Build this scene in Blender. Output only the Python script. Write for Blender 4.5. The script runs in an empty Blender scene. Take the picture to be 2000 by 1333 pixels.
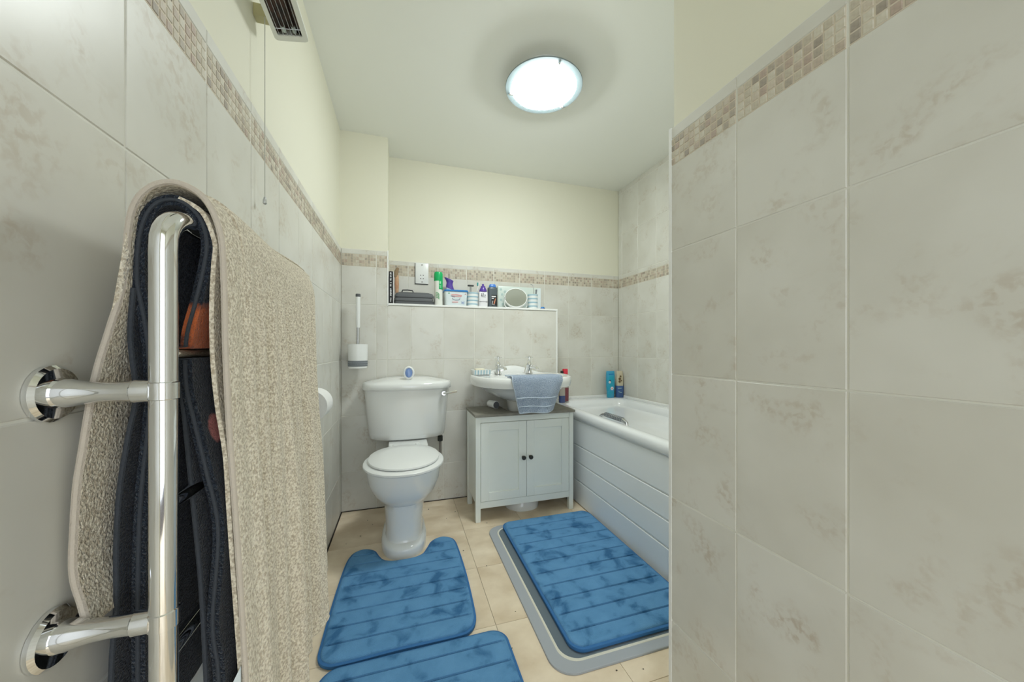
import bpy, bmesh, math, random
from mathutils import Vector, Matrix
from math import sin, cos, pi, radians
random.seed(7)
scn = bpy.context.scene
C = scn.collection

# ---------------------------------------------------------------- camera
F, VPX, VH, H = 690.0, 786.5, 681.0, 0.978
YAW = math.atan((1000 - VPX) / F)
cd = bpy.data.cameras.new('camera'); cam = bpy.data.objects.new('camera', cd); C.objects.link(cam)
cam.location = (0, 0, H)
cam.rotation_euler = (radians(90), 0, -YAW)
cd.sensor_fit = 'HORIZONTAL'; cd.sensor_width = 36.0; cd.lens = F / 2000 * 36.0
cd.shift_y = (VH - 666.5) / 2000
cd.clip_start = 0.01; cd.clip_end = 60
scn.camera = cam
# ---------------------------------------------------------------- world / exposure
w = bpy.data.worlds.new('world'); scn.world = w; w.use_nodes = True
w.node_tree.nodes['Background'].inputs[0].default_value = (0.89, 0.96, 1.03, 1)
w.node_tree.nodes['Background'].inputs[1].default_value = 2.4
LAMP_STRENGTH = 51.0
scn.view_settings.view_transform = 'Standard'
scn.view_settings.look = 'None'
scn.view_settings.gamma = 1.0
scn.view_settings.use_curve_mapping = False
scn.view_settings.exposure = 0.20

# ---------------------------------------------------------------- materials
def srgb(r, g, b):
    f = lambda v: (v / 12.92 if v <= .04045 else ((v + .055) / 1.055) ** 2.4)
    return (f(r / 255), f(g / 255), f(b / 255), 1)
M = {}
def mat(name, col, rough=.5, metal=0., spec=.5, bump=0., bscale=200., coat=0., var=None, vscale=8., trans=0., alpha=1., emit=None, estr=0., sheen=0., bump2=None, vdetail=4., vlo=.35, vhi=.65, rand=0.):
    m = bpy.data.materials.new(name); m.use_nodes = True
    nt = m.node_tree; b = nt.nodes['Principled BSDF']
    b.inputs['Base Color'].default_value = col
    b.inputs['Roughness'].default_value = rough
    b.inputs['Metallic'].default_value = metal
    b.inputs['Specular IOR Level'].default_value = spec
    b.inputs['Coat Weight'].default_value = coat
    b.inputs['Transmission Weight'].default_value = trans
    b.inputs['Alpha'].default_value = alpha
    b.inputs['Sheen Weight'].default_value = sheen
    if emit:
        b.inputs['Emission Color'].default_value = emit; b.inputs['Emission Strength'].default_value = estr
    N = nt.nodes.new; L = nt.links.new
    tc = N('ShaderNodeTexCoord')
    if var:
        n = N('ShaderNodeTexNoise'); n.inputs['Scale'].default_value = vscale; n.inputs['Detail'].default_value = vdetail
        src = tc.outputs['Object']
        if rand:
            oi = N('ShaderNodeObjectInfo'); mul = N('ShaderNodeVectorMath'); mul.operation = 'ADD'
            sc = N('ShaderNodeMath'); sc.operation = 'MULTIPLY'; sc.inputs[1].default_value = 57.
            L(oi.outputs['Random'], sc.inputs[0]); L(tc.outputs['Object'], mul.inputs[0]); L(sc.outputs[0], mul.inputs[1])
            src = mul.outputs[0]
        L(src, n.inputs['Vector'])
        r = N('ShaderNodeValToRGB'); r.color_ramp.elements[0].position = vlo; r.color_ramp.elements[1].position = vhi
        r.color_ramp.elements[0].color = col; r.color_ramp.elements[1].color = var
        L(n.outputs['Fac'], r.inputs['Fac']); L(r.outputs['Color'], b.inputs['Base Color'])
    if bump:
        n2 = N('ShaderNodeTexNoise'); n2.inputs['Scale'].default_value = bscale; n2.inputs['Detail'].default_value = 2
        L(tc.outputs['Object'], n2.inputs['Vector'])
        bp = N('ShaderNodeBump'); bp.inputs['Strength'].default_value = bump; bp.inputs['Distance'].default_value = bump2 or .002
        L(n2.outputs['Fac'], bp.inputs['Height']); L(bp.outputs['Normal'], b.inputs['Normal'])
    M[name] = m
    return m

mat('plaster', srgb(233, 231, 213), .75, spec=.25, bump=.05, bscale=60)
mat('ceiling_paint', srgb(246, 247, 240), .8, spec=.2, bump=.04, bscale=50)
mat('grout', srgb(232, 231, 222), .8, spec=.2)
mat('trim_white', srgb(240, 241, 238), .35)
mat('ceramic', srgb(236, 238, 236), .12, spec=.55, coat=.4)
mat('plastic_white', srgb(238, 240, 238), .3)
mat('acrylic', srgb(236, 239, 240), .18, coat=.3)
mat('board', srgb(240, 244, 245), .35)
mat('chrome', (.82, .83, .84, 1), .07, 1.0)
mat('brushed', (.55, .56, .57, 1), .3, 1.0)
mat('dark_metal', srgb(62, 64, 62), .4, .7)
mat('cabinet_paint', srgb(240, 244, 238), .45, var=srgb(235, 240, 233), vscale=3)
mat('worktop', srgb(140, 137, 126), .5, var=srgb(126, 123, 112), vscale=30)
mat('mosaic_bed', srgb(218, 208, 190), .7, spec=.2)
mat('rubber_grey', srgb(172, 177, 182), .8, spec=.2, bump=.1, bscale=150)
mat('rubber_dark', srgb(110, 122, 130), .85, spec=.2, bump=.1, bscale=150)
mat('rubber_line', srgb(222, 220, 205), .7)
mat('beige_terry', srgb(246, 237, 216), .95, spec=.1, bump=.75, bscale=330, bump2=.006, var=srgb(196, 182, 158), vscale=260, vdetail=3, sheen=.25, vlo=.4, vhi=.62)
mat('beige_hem', srgb(204, 194, 180), .9, spec=.1, bump=.5, bscale=500)
mat('dark_hem', srgb(70, 74, 80), .9, spec=.1, bump=.6, bscale=500)
mat('blue_terry', srgb(186, 200, 216), .95, spec=.1, bump=1., bscale=300, bump2=.006, var=srgb(142, 160, 186), vscale=260, vdetail=2, sheen=.3)
mat('blue_hem', srgb(196, 208, 220), .9, spec=.1, bump=.6, bscale=500)
mat('heater_white', srgb(232, 233, 222), .35)
mat('heater_tan_shade', srgb(190, 184, 140), .5)  # bracket's olive-tan, with the shade on it put into the colour
mat('heater_dark', srgb(52, 48, 44), .4, .6, var=srgb(86, 62, 52), vscale=40)
mat('cord_white', srgb(196, 196, 186), .6)
mat('paper', srgb(240, 240, 238), .95, spec=.1, bump=.2, bscale=200)
mat('glass_plate', srgb(130, 144, 146), .35)
mat('black', srgb(28, 28, 30), .5)
mat('grey_case', srgb(92, 95, 98), .6, bump=.3, bscale=400)
mat('grey_case_dark', srgb(52, 54, 57), .5)
mat('grey_band', srgb(116, 122, 128), .5)
mat('grey_band_light', srgb(170, 176, 180), .5)
mat('green_plastic', srgb(0, 176, 98), .35)
mat('can_white', srgb(226, 228, 220), .35)
mat('mark_green', srgb(126, 184, 140), .5)
mat('mark_lightgreen', srgb(150, 226, 178), .5)
mat('purple', srgb(92, 66, 160), .3)
mat('lilac_body', srgb(196, 210, 232), .35)
mat('blue_lid', srgb(30, 122, 196), .35)
mat('tub_white', srgb(222, 232, 234), .3)
mat('mark_red', srgb(226, 160, 160), .5)
mat('mark_blue', srgb(60, 78, 130), .5)
mat('mark_paleblue', srgb(150, 170, 210), .5)
mat('stripe_blue', srgb(160, 194, 208), .35)
mat('stripe_white', srgb(232, 236, 234), .3)
mat('label_white', srgb(230, 230, 232), .4)
mat('text_dark', srgb(44, 44, 52), .6)
mat('smoke_plastic', srgb(86, 96, 102), .3)
mat('cap_blue', srgb(70, 128, 208), .3)
mat('mark_orange', srgb(214, 140, 110), .5)
mat('mirror_glass', (.75, .78, .75, 1), .03, 1.0)
mat('frost', srgb(214, 226, 218), .3)
mat('frost_mark', srgb(186, 208, 204), .35)
mat('wood', srgb(205, 168, 130), .6, var=srgb(188, 140, 108), vscale=40)
mat('bristle', srgb(150, 128, 100), .9)
mat('red_cap', srgb(226, 52, 74), .3)
mat('wine', srgb(120, 44, 54), .2, coat=.3)
mat('clear_plastic', srgb(214, 208, 196), .15, trans=.55)
mat('navy_liquid', srgb(62, 76, 122), .2)
mat('turquoise', srgb(20, 164, 190), .3, var=srgb(70, 160, 206), vscale=14)
mat('cream_plastic', srgb(206, 196, 170), .35)
mat('brown_mark', srgb(120, 100, 70), .5)
mat('blue_label', srgb(66, 98, 152), .4)
mat('teal', srgb(40, 150, 150), .4)
mat('blue_gel', srgb(116, 146, 200), .2, coat=.4)
mat('silicone', srgb(206, 196, 176), .6)
mat('gap_dark', srgb(70, 62, 54), .9)
mat('pipe_grey', srgb(150, 144, 136), .4, .6)
mat('tan_strip', srgb(186, 176, 150), .9)
mat('soap', srgb(236, 230, 206), .5)
mat('debris', srgb(80, 70, 60), .9)
mat('diffuser', srgb(250, 250, 250), .4, emit=(.94, 1.0, 1.0, 1), estr=LAMP_STRENGTH)

def tile_material():
    m = bpy.data.materials.new('wall_tile'); m.use_nodes = True; nt = m.node_tree; N = nt.nodes.new; L = nt.links.new
    b = nt.nodes['Principled BSDF']; b.inputs['Roughness'].default_value = .32; b.inputs['Specular IOR Level'].default_value = .45
    tc = N('ShaderNodeTexCoord'); oi = N('ShaderNodeObjectInfo')
    sc = N('ShaderNodeMath'); sc.operation = 'MULTIPLY'; sc.inputs[1].default_value = 91.
    ad = N('ShaderNodeVectorMath'); ad.operation = 'ADD'
    L(oi.outputs['Random'], sc.inputs[0]); L(tc.outputs['Object'], ad.inputs[0]); L(sc.outputs[0], ad.inputs[1])
    def noise(s, d, dist=0.):
        n = N('ShaderNodeTexNoise'); n.inputs['Scale'].default_value = s; n.inputs['Detail'].default_value = d; n.inputs['Distortion'].default_value = dist
        L(ad.outputs[0], n.inputs['Vector']); return n.outputs['Fac']
    def ramp(src, lo, hi, c0, c1):
        r = N('ShaderNodeValToRGB'); e = r.color_ramp.elements
        e[0].position = lo; e[1].position = hi; e[0].color = c0; e[1].color = c1; L(src, r.inputs['Fac']); return r.outputs['Color']
    base = ramp(noise(5, 3), .35, .7, srgb(222, 221, 213), srgb(210, 208, 198))
    mask = ramp(noise(9, 6, .5), .52, .72, (0, 0, 0, 1), (.75, .75, .75, 1))
    fine = ramp(noise(75, 9, .4), .46, .62, (0, 0, 0, 1), (1, 1, 1, 1))
    mm = N('ShaderNodeMix'); mm.data_type = 'RGBA'; mm.blend_type = 'MULTIPLY'; mm.inputs[0].default_value = .85
    L(mask, mm.inputs[6]); L(fine, mm.inputs[7])
    mix = N('ShaderNodeMix'); mix.data_type = 'RGBA'
    L(mm.outputs[2], mix.inputs[0]); L(base, mix.inputs[6]); mix.inputs[7].default_value = srgb(190, 178, 160)
    L(mix.outputs[2], b.inputs['Base Color'])
    bp = N('ShaderNodeBump'); bp.inputs['Strength'].default_value = .12; bp.inputs['Distance'].default_value = .002
    L(noise(14, 3), bp.inputs['Height']); L(bp.outputs['Normal'], b.inputs['Normal'])
    M['wall_tile'] = m
tile_material()

def mosaic_material():
    m = bpy.data.materials.new('mosaic'); m.use_nodes = True; nt = m.node_tree; N = nt.nodes.new; L = nt.links.new
    b = nt.nodes['Principled BSDF']; b.inputs['Roughness'].default_value = .5; b.inputs['Specular IOR Level'].default_value = .35
    oi = N('ShaderNodeObjectInfo'); ge = N('ShaderNodeNewGeometry'); a = N('ShaderNodeMath'); a.operation = 'ADD'
    L(oi.outputs['Random'], a.inputs[0]); L(ge.outputs['Random Per Island'], a.inputs[1])
    fr = N('ShaderNodeMath'); fr.operation = 'FRACT'; L(a.outputs[0], fr.inputs[0])
    r = N('ShaderNodeValToRGB'); r.color_ramp.interpolation = 'CONSTANT'
    cols = [(0, (208, 202, 186)), (.26, (196, 188, 170)), (.46, (178, 169, 154)), (.62, (190, 177, 161)), (.74, (166, 157, 144)), (.84, (203, 193, 176)), (.92, (184, 167, 153))]
    e = r.color_ramp.elements; e[0].position = 0; e[0].color = srgb(*cols[0][1]); e[1].position = .26; e[1].color = srgb(*cols[1][1])
    for p, c in cols[2:]:
        x = e.new(p); x.color = srgb(*c)
    L(fr.outputs[0], r.inputs['Fac'])
    tc = N('ShaderNodeTexCoord'); n = N('ShaderNodeTexNoise'); n.inputs['Scale'].default_value = 160; L(tc.outputs['Object'], n.inputs['Vector'])
    mx = N('ShaderNodeMix'); mx.data_type = 'RGBA'; mx.blend_type = 'OVERLAY'; mx.inputs[0].default_value = .25
    L(r.outputs['Color'], mx.inputs[6]); L(n.outputs['Fac'], mx.inputs[7]); L(mx.outputs[2], b.inputs['Base Color'])
    M['mosaic'] = m
mosaic_material()

def floor_material():
    m = bpy.data.materials.new('floor_vinyl'); m.use_nodes = True; nt = m.node_tree; N = nt.nodes.new; L = nt.links.new
    b = nt.nodes['Principled BSDF']; b.inputs['Roughness'].default_value = .45; b.inputs['Specular IOR Level'].default_value = .35
    tc = N('ShaderNodeTexCoord'); oi = N('ShaderNodeObjectInfo')
    sc = N('ShaderNodeMath'); sc.operation = 'MULTIPLY'; sc.inputs[1].default_value = 33.
    ad = N('ShaderNodeVectorMath'); ad.operation = 'ADD'
    L(oi.outputs['Random'], sc.inputs[0]); L(tc.outputs['Object'], ad.inputs[0]); L(sc.outputs[0], ad.inputs[1])
    mp = N('ShaderNodeMapping'); mp.inputs['Scale'].default_value = (1., 1.3, 1); L(ad.outputs[0], mp.inputs['Vector'])
    n = N('ShaderNodeTexNoise'); n.inputs['Scale'].default_value = 7; n.inputs['Detail'].default_value = 10; n.inputs['Distortion'].default_value = .15; L(mp.outputs[0], n.inputs['Vector'])
    r = N('ShaderNodeValToRGB'); e = r.color_ramp.elements
    e[0].position = .32; e[0].color = srgb(218, 198, 168); e[1].position = .68; e[1].color = srgb(244, 228, 202)
    L(n.outputs['Fac'], r.inputs['Fac']); L(r.outputs['Color'], b.inputs['Base Color'])
    M['floor_vinyl'] = m
floor_material()

def plush_material():
    m = bpy.data.materials.new('plush_blue'); m.use_nodes = True; nt = m.node_tree; N = nt.nodes.new; L = nt.links.new
    b = nt.nodes['Principled BSDF']; b.inputs['Roughness'].default_value = .95; b.inputs['Specular IOR Level'].default_value = .1
    b.inputs['Sheen Weight'].default_value = .35; b.inputs['Sheen Roughness'].default_value = .4; b.inputs['Sheen Tint'].default_value = srgb(120, 175, 230)
    tc = N('ShaderNodeTexCoord')
    def noise(s, d, dist=0.):
        n = N('ShaderNodeTexNoise'); n.inputs['Scale'].default_value = s; n.inputs['Detail'].default_value = d; n.inputs['Distortion'].default_value = dist
        L(tc.outputs['Object'], n.inputs['Vector']); return n.outputs['Fac']
    r = N('ShaderNodeValToRGB'); e = r.color_ramp.elements
    e[0].position = .36; e[0].color = srgb(104, 156, 200); e[1].position = .66; e[1].color = srgb(60, 108, 152)
    k = e.new(.53); k.color = srgb(96, 148, 192)
    L(noise(12, 10, .45), r.inputs['Fac']); L(r.outputs['Color'], b.inputs['Base Color'])
    bp = N('ShaderNodeBump'); bp.inputs['Strength'].default_value = .6; bp.inputs['Distance'].default_value = .003
    L(noise(420, 2), bp.inputs['Height']); L(bp.outputs['Normal'], b.inputs['Normal'])
    M['plush_blue'] = m
plush_material()
mat('plush_edge', srgb(66, 118, 172), .9, spec=.15, bump=.4, bscale=400)

def dark_towel_material():
    m = bpy.data.materials.new('dark_terry'); m.use_nodes = True; nt = m.node_tree; N = nt.nodes.new; L = nt.links.new
    b = nt.nodes['Principled BSDF']; b.inputs['Roughness'].default_value = .95; b.inputs['Specular IOR Level'].default_value = .15
    b.inputs['Sheen Weight'].default_value = .2
    tc = N('ShaderNodeTexCoord'); ge = N('ShaderNodeNewGeometry')
    n2 = N('ShaderNodeTexNoise'); n2.inputs['Scale'].default_value = 420; n2.inputs['Detail'].default_value = 2; L(tc.outputs['Object'], n2.inputs['Vector'])
    r = N('ShaderNodeValToRGB'); e = r.color_ramp.elements
    e[0].position = .4; e[0].color = srgb(24, 29, 38); e[1].position = .75; e[1].color = srgb(52, 62, 74); L(n2.outputs['Fac'], r.inputs['Fac'])
    sep = N('ShaderNodeSeparateXYZ'); L(ge.outputs['Position'], sep.inputs[0])
    nw = N('ShaderNodeTexNoise'); nw.inputs['Scale'].default_value = 60; L(tc.outputs['Object'], nw.inputs['Vector'])
    prev = r.outputs['Color']
    # woven motifs of the towel: flat colour print on the cloth
    for (cy, cz, ry, rz, col) in ((.562, 1.005, .040, .036, (196, 104, 60)), (.566, .872, .018, .020, (206, 124, 116)), (.80, .93, .05, .05, (176, 92, 52)), (.86, .74, .05, .04, (190, 112, 104))):
        vy = N('ShaderNodeMath'); vy.operation = 'SUBTRACT'; vy.inputs[1].default_value = cy; L(sep.outputs['Y'], vy.inputs[0])
        vz = N('ShaderNodeMath'); vz.operation = 'SUBTRACT'; vz.inputs[1].default_value = cz; L(sep.outputs['Z'], vz.inputs[0])
        def sq(nd, rr):
            d = N('ShaderNodeMath'); d.operation = 'DIVIDE'; d.inputs[1].default_value = rr; L(nd.outputs[0], d.inputs[0])
            q = N('ShaderNodeMath'); q.operation = 'MULTIPLY'; L(d.outputs[0], q.inputs[0]); L(d.outputs[0], q.inputs[1]); return q
        s = N('ShaderNodeMath'); s.operation = 'ADD'; L(sq(vy, ry).outputs[0], s.inputs[0]); L(sq(vz, rz).outputs[0], s.inputs[1])
        vx = N('ShaderNodeMath'); vx.operation = 'SUBTRACT'; vx.inputs[1].default_value = -.245; L(sep.outputs['X'], vx.inputs[0])
        s3 = N('ShaderNodeMath'); s3.operation = 'ADD'; L(s.outputs[0], s3.inputs[0]); L(sq(vx, .03).outputs[0], s3.inputs[1])
        s2 = N('ShaderNodeMath'); s2.operation = 'ADD'; L(s3.outputs[0], s2.inputs[0]); L(nw.outputs['Fac'], s2.inputs[1])
        rr = N('ShaderNodeValToRGB'); q = rr.color_ramp.elements
        q[0].position = .75; q[0].color = (1, 1, 1, 1); q[1].position = 1.; q[1].color = (0, 0, 0, 1)
        hs = N('ShaderNodeMath'); hs.operation = 'MULTIPLY'; hs.inputs[1].default_value = .65; L(s2.outputs[0], hs.inputs[0]); L(hs.outputs[0], rr.inputs['Fac'])
        mx = N('ShaderNodeMix'); mx.data_type = 'RGBA'; L(rr.outputs['Color'], mx.inputs[0]); L(prev, mx.inputs[6]); mx.inputs[7].default_value = srgb(*col)
        prev = mx.outputs[2]
    L(prev, b.inputs['Base Color'])
    bp = N('ShaderNodeBump'); bp.inputs['Strength'].default_value = 1.; bp.inputs['Distance'].default_value = .004
    L(n2.outputs['Fac'], bp.inputs['Height']); L(bp.outputs['Normal'], b.inputs['Normal'])
    M['dark_terry'] = m
dark_towel_material()

# ---------------------------------------------------------------- mesh helpers
WO = {}
class MB:
    def __init__(s): s.v = []; s.f = []
    def add(s, vs, fs):
        o = len(s.v); s.v += [tuple(v) for v in vs]; s.f += [tuple(i + o for i in f) for f in fs]; return s
    def box(s, x0, x1, y0, y1, z0, z1, bev=0., seg=2):
        if bev <= 0:
            vs = [(x, y, z) for z in (z0, z1) for y in (y0, y1) for x in (x0, x1)]
            return s.add(vs, [(0, 2, 3, 1), (4, 5, 7, 6), (0, 1, 5, 4), (2, 6, 7, 3), (0, 4, 6, 2), (1, 3, 7, 5)])
        bm = bmesh.new(); bmesh.ops.create_cube(bm, size=1)
        for v in bm.verts:
            v.co = ((x0 + x1) / 2 + v.co.x * (x1 - x0), (y0 + y1) / 2 + v.co.y * (y1 - y0), (z0 + z1) / 2 + v.co.z * (z1 - z0))
        bmesh.ops.bevel(bm, geom=bm.edges[:], offset=bev, segments=seg, profile=.5, affect='EDGES')
        bm.verts.index_update()
        s.add([v.co[:] for v in bm.verts], [[v.index for v in f.verts] for f in bm.faces]); bm.free(); return s
    def loft(s, rings, cap0=True, cap1=True, closed=True):
        n = len(rings[0]); o = len(s.v); s.v += [tuple(p) for r in rings for p in r]
        m = n if closed else n - 1
        for i in range(len(rings) - 1):
            for j in range(m):
                a = o + i * n + j; b = o + i * n + (j + 1) % n
                s.f.append((a, b, b + n, a + n))
        if cap0: s.f.append(tuple(o + j for j in reversed(range(n))))
        if cap1: s.f.append(tuple(o + (len(rings) - 1) * n + j for j in range(n)))
        return s
    def lathe(s, prof, c=(0, 0, 0), axis='z', n=28, cap0=True, cap1=True):
        rings = []
        for r, h in prof:
            ring = []
            for k in range(n):
                a = 2 * pi * k / n; p = (r * cos(a), r * sin(a), h)
                if axis == 'y': p = (p[0], -h, p[1]) if False else (r * cos(a), h, r * sin(a))
                if axis == 'x': p = (h, r * cos(a), r * sin(a))
                ring.append((c[0] + p[0], c[1] + p[1], c[2] + p[2]))
            rings.append(ring)
        return s.loft(rings, cap0, cap1)
    def tube(s, path, r, n=10, cap=True):
        P = [Vector(p) for p in path]; rr = r if isinstance(r, (list, tuple)) else [r] * len(P)
        T = [(P[min(i + 1, len(P) - 1)] - P[max(i - 1, 0)]).normalized() for i in range(len(P))]
        up = Vector((0, 0, 1)) if abs(T[0].z) < .9 else Vector((1, 0, 0))
        nrm = T[0].cross(up).normalized(); rings = []
        for i, p in enumerate(P):
            nrm = (nrm - T[i] * nrm.dot(T[i])).normalized(); bi = T[i].cross(nrm)
            rings.append([p + (nrm * cos(2 * pi * k / n) + bi * sin(2 * pi * k / n)) * rr[i] for k in range(n)])
        return s.loft(rings, cap, cap)
    def prism(s, pts, z0, z1):
        return s.loft([[(x, y, z0) for x, y in pts], [(x, y, z1) for x, y in pts]])
    def sphere(s, c, r, n=14, sc=(1, 1, 1)):
        rings = []
        for i in range(1, n):
            t = pi * i / n
            rings.append([(c[0] + sc[0] * r * sin(t) * cos(2 * pi * k / (2 * n)), c[1] + sc[1] * r * sin(t) * sin(2 * pi * k / (2 * n)), c[2] - sc[2] * r * cos(t)) for k in range(2 * n)])
        return s.loft(rings)
    def build(s, name, m, parent=None, smooth=28, xf=None, solid=0.):
        vs = [Vector(v) for v in s.v]
        if xf is not None: vs = [xf @ v for v in vs]
        lo = Vector((min(v[i] for v in vs) for i in range(3))); hi = Vector((max(v[i] for v in vs) for i in range(3)))
        org = Vector(((lo.x + hi.x) / 2, (lo.y + hi.y) / 2, lo.z))
        me = bpy.data.meshes.new(name); me.from_pydata([v - org for v in vs], [], s.f); me.update()
        bm = bmesh.new(); bm.from_mesh(me); bmesh.ops.recalc_face_normals(bm, faces=bm.faces); bm.to_mesh(me); bm.free()
        me.materials.append(M[m])
        if smooth:
            me.shade_smooth(); me.set_sharp_from_angle(angle=radians(smooth))
        return link(name, me, org, parent)
def link(name, me, org, parent=None, rz=0.):
    o = bpy.data.objects.new(name, me); C.objects.link(o); WO[o.name] = Vector(org)
    if parent is not None:
        o.parent = parent; o.location = Vector(org) - WO[parent.name]
    else:
        o.location = org
    o.rotation_euler.z = rz
    return o
def thing(name, loc, label, cat, group=None):
    o = bpy.data.objects.new(name, None); C.objects.link(o); o.location = loc; WO[o.name] = Vector(loc); o.empty_display_size = .05
    return tag(o, label, cat, group)
def tag(o, label, cat, group=None):
    o['label'] = label; o['category'] = cat
    if group: o['group'] = group
    return o
def struct(o, label=None):
    o['kind'] = 'structure'
    if label: o['label'] = label
    return o
def smooth_line(P, n=8):
    P = [Vector(p) for p in P]; out = []
    for i in range(len(P) - 1):
        p0 = P[max(i - 1, 0)]; p1 = P[i]; p2 = P[i + 1]; p3 = P[min(i + 2, len(P) - 1)]
        for k in range(n):
            t = k / n
            out.append(.5 * ((2 * p1) + (-p0 + p2) * t + (2 * p0 - 5 * p1 + 4 * p2 - p3) * t * t + (-p0 + 3 * p1 - 3 * p2 + p3) * t ** 3))
    out.append(P[-1]); return out
def rrect(x0, x1, y0, y1, r, n=6):
    pts = []
    for cx, cy, a0 in ((x1 - r, y1 - r, 0), (x0 + r, y1 - r, 90), (x0 + r, y0 + r, 180), (x1 - r, y0 + r, 270)):
        for k in range(n + 1):
            a = radians(a0 + 90 * k / n); pts.append((cx + r * cos(a), cy + r * sin(a)))
    return pts
def sheet(mb, profs, thick):
    """cloth: list of open cross-sections -> closed slab of the given thickness"""
    nA = len(profs); nB = len(profs[0]); P = [[Vector(p) for p in r] for r in profs]
    nor = [[None] * nB for _ in range(nA)]
    for i in range(nA):
        for j in range(nB):
            du = P[min(i + 1, nA - 1)][j] - P[max(i - 1, 0)][j]; dv = P[i][min(j + 1, nB - 1)] - P[i][max(j - 1, 0)]
            nor[i][j] = du.cross(dv).normalized()
    rings = []
    for i in range(nA):
        rings.append([P[i][j] + nor[i][j] * thick / 2 for j in range(nB)] + [P[i][j] - nor[i][j] * thick / 2 for j in reversed(range(nB))])
    mb.loft(rings)

# ---------------------------------------------------------------- room shell
TW, TH = .203, .335
XL, XP, XB = -.35, .70, 1.71          # tile faces: left wall, partition, bath wall
YP, YB, YE, YC = 2.31, 2.54, -.75, .799
CEIL, BT = 2.285, 1.578
ROWS = [0, BT - 4 * TH, BT - 3 * TH, BT - 2 * TH, BT - TH]   # row bottoms; border row above the last
D = .008
floor_slab = struct(MB().box(-1.2, 2.2, -2.2, 2.75, -.08, -.003).build('floor', 'gap_dark', smooth=0))
ceiling = struct(MB().box(-.5, 1.9, -.9, 2.75, CEIL, CEIL + .08).build('ceiling', 'ceiling_paint', smooth=0))
wall_left = struct(MB().box(XL - D - .12, XL - D, -.9, 2.75, -.003, CEIL).build('wall_left', 'plaster', smooth=0))
wall_right = struct(MB().box(XP + D, XB + .13, -.9, YC - D, -.003, CEIL).build('wall_right', 'plaster', smooth=0))
wall_bath = struct(MB().box(XB + D, XB + .13, YC - D, 2.75, -.003, CEIL).build('wall_bath', 'plaster', smooth=0))
wall_back = struct(MB().box(XL - D, XB + D, YB + D, 2.75, -.003, CEIL).build('wall_back', 'plaster', smooth=0))
XPI, XLE = -.088, 1.05
wall_pier = struct(MB().box(XL - D, XPI, YP + D, YB + D, -.003, CEIL).build('wall_pier', 'plaster', smooth=0))
wall_ledge = struct(MB().box(XPI, XLE, YP + D, YB + D, -.003, 1.245).build('wall_ledge', 'plaster', smooth=0))
wall_door = struct(MB().box(XL - D, -.22, YE - .1, YE, -.003, CEIL).box(.6, XP + D, YE - .1, YE, -.003, CEIL).box(-.22, .6, YE - .1, YE, 2.0, CEIL).build('wall_entrance', 'plaster', smooth=0))

tile_mesh = {}
def tile_me(w_, h_, m='wall_tile', d=D - .0005, ch=.0012):
    k = (round(w_, 4), round(h_, 4), m, d)
    if k not in tile_mesh:
        b = MB(); a, h = w_ / 2, h_ / 2
        fr = [(-a + ch, -d, -h + ch), (a - ch, -d, -h + ch), (a - ch, -d, h - ch), (-a + ch, -d, h - ch)]
        md = [(-a, -d + ch, -h), (a, -d + ch, -h), (a, -d + ch, h), (-a, -d + ch, h)]
        bk = [(-a, 0, -h), (a, 0, -h), (a, 0, h), (-a, 0, h)]
        b.loft([fr, md, bk])
        me = bpy.data.meshes.new('tile'); me.from_pydata(b.v, [], b.f); me.update()
        bm = bmesh.new(); bm.from_mesh(me); bmesh.ops.recalc_face_normals(bm, faces=bm.faces); bm.to_mesh(me); bm.free()
        me.materials.append(M[m]); tile_mesh[k] = me
    return tile_mesh[k]
G = .003
def wallpos(side, a, z):
    return {'L': ((XL - D, a, z), pi / 2), 'R': ((XP + D, a, z), -pi / 2), 'B': ((XB + D, a, z), -pi / 2),
            'P': ((a, YP + D, z), 0), 'K': ((a, YB + D, z), 0), 'C': ((a, YC - D, z), pi), 'E': ((XLE - D, a, z), pi / 2)}[side]
def put_tile(wall, side, a0, a1, z0, z1, name='tile', m='wall_tile', d=D - .0005, g=G):
    w_, h_ = a1 - a0 - g, z1 - z0 - g
    if w_ < .004 or h_ < .004: return
    p, rz = wallpos(side, (a0 + a1) / 2, (z0 + z1) / 2)
    return link(name, tile_me(w_, h_, m, d), p, wall, rz)
def grout_bed(wall, side, a0, a1, z0, z1, m='grout', name='grout', d=D - .002):
    p, rz = wallpos(side, (a0 + a1) / 2, (z0 + z1) / 2)
    return link(name, tile_me(a1 - a0, z1 - z0, m, d, .0001), p, wall, rz)
def columns(lo, hi, phase):
    k = math.floor((lo - phase) / TW); e = [lo]
    while True:
        k += 1; x = phase + k * TW
        if x >= hi - .004: break
        if x > lo + .004: e.append(x)
    return e + [hi]
MZ0, MZ1 = BT - .102, BT - .031
def stuff_mosaic(wall, side, cells):
    b = MB()
    for a0, a1, z0, z1 in cells:
        p, rz = wallpos(side, 0, 0); g = .0014; d = D - .0003
        q = [(a0 + g, z0 + g), (a1 - g, z0 + g), (a1 - g, z1 - g), (a0 + g, z1 - g)]
        def P(a, z, dd):
            (x, y, _), r = wallpos(side, a, z)
            nx, ny = {'L': (1, 0), 'R': (-1, 0), 'B': (-1, 0), 'P': (0, -1), 'K': (0, -1)}[side]
            return (x + nx * dd, y + ny * dd, z)
        b.loft([[P(a, z, d) for a, z in q], [P(a, z, .003) for a, z in q]], True, False)
    if cells:
        o = b.build('mosaic_field', 'mosaic', wall, smooth=0); o['kind'] = 'stuff'
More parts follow.
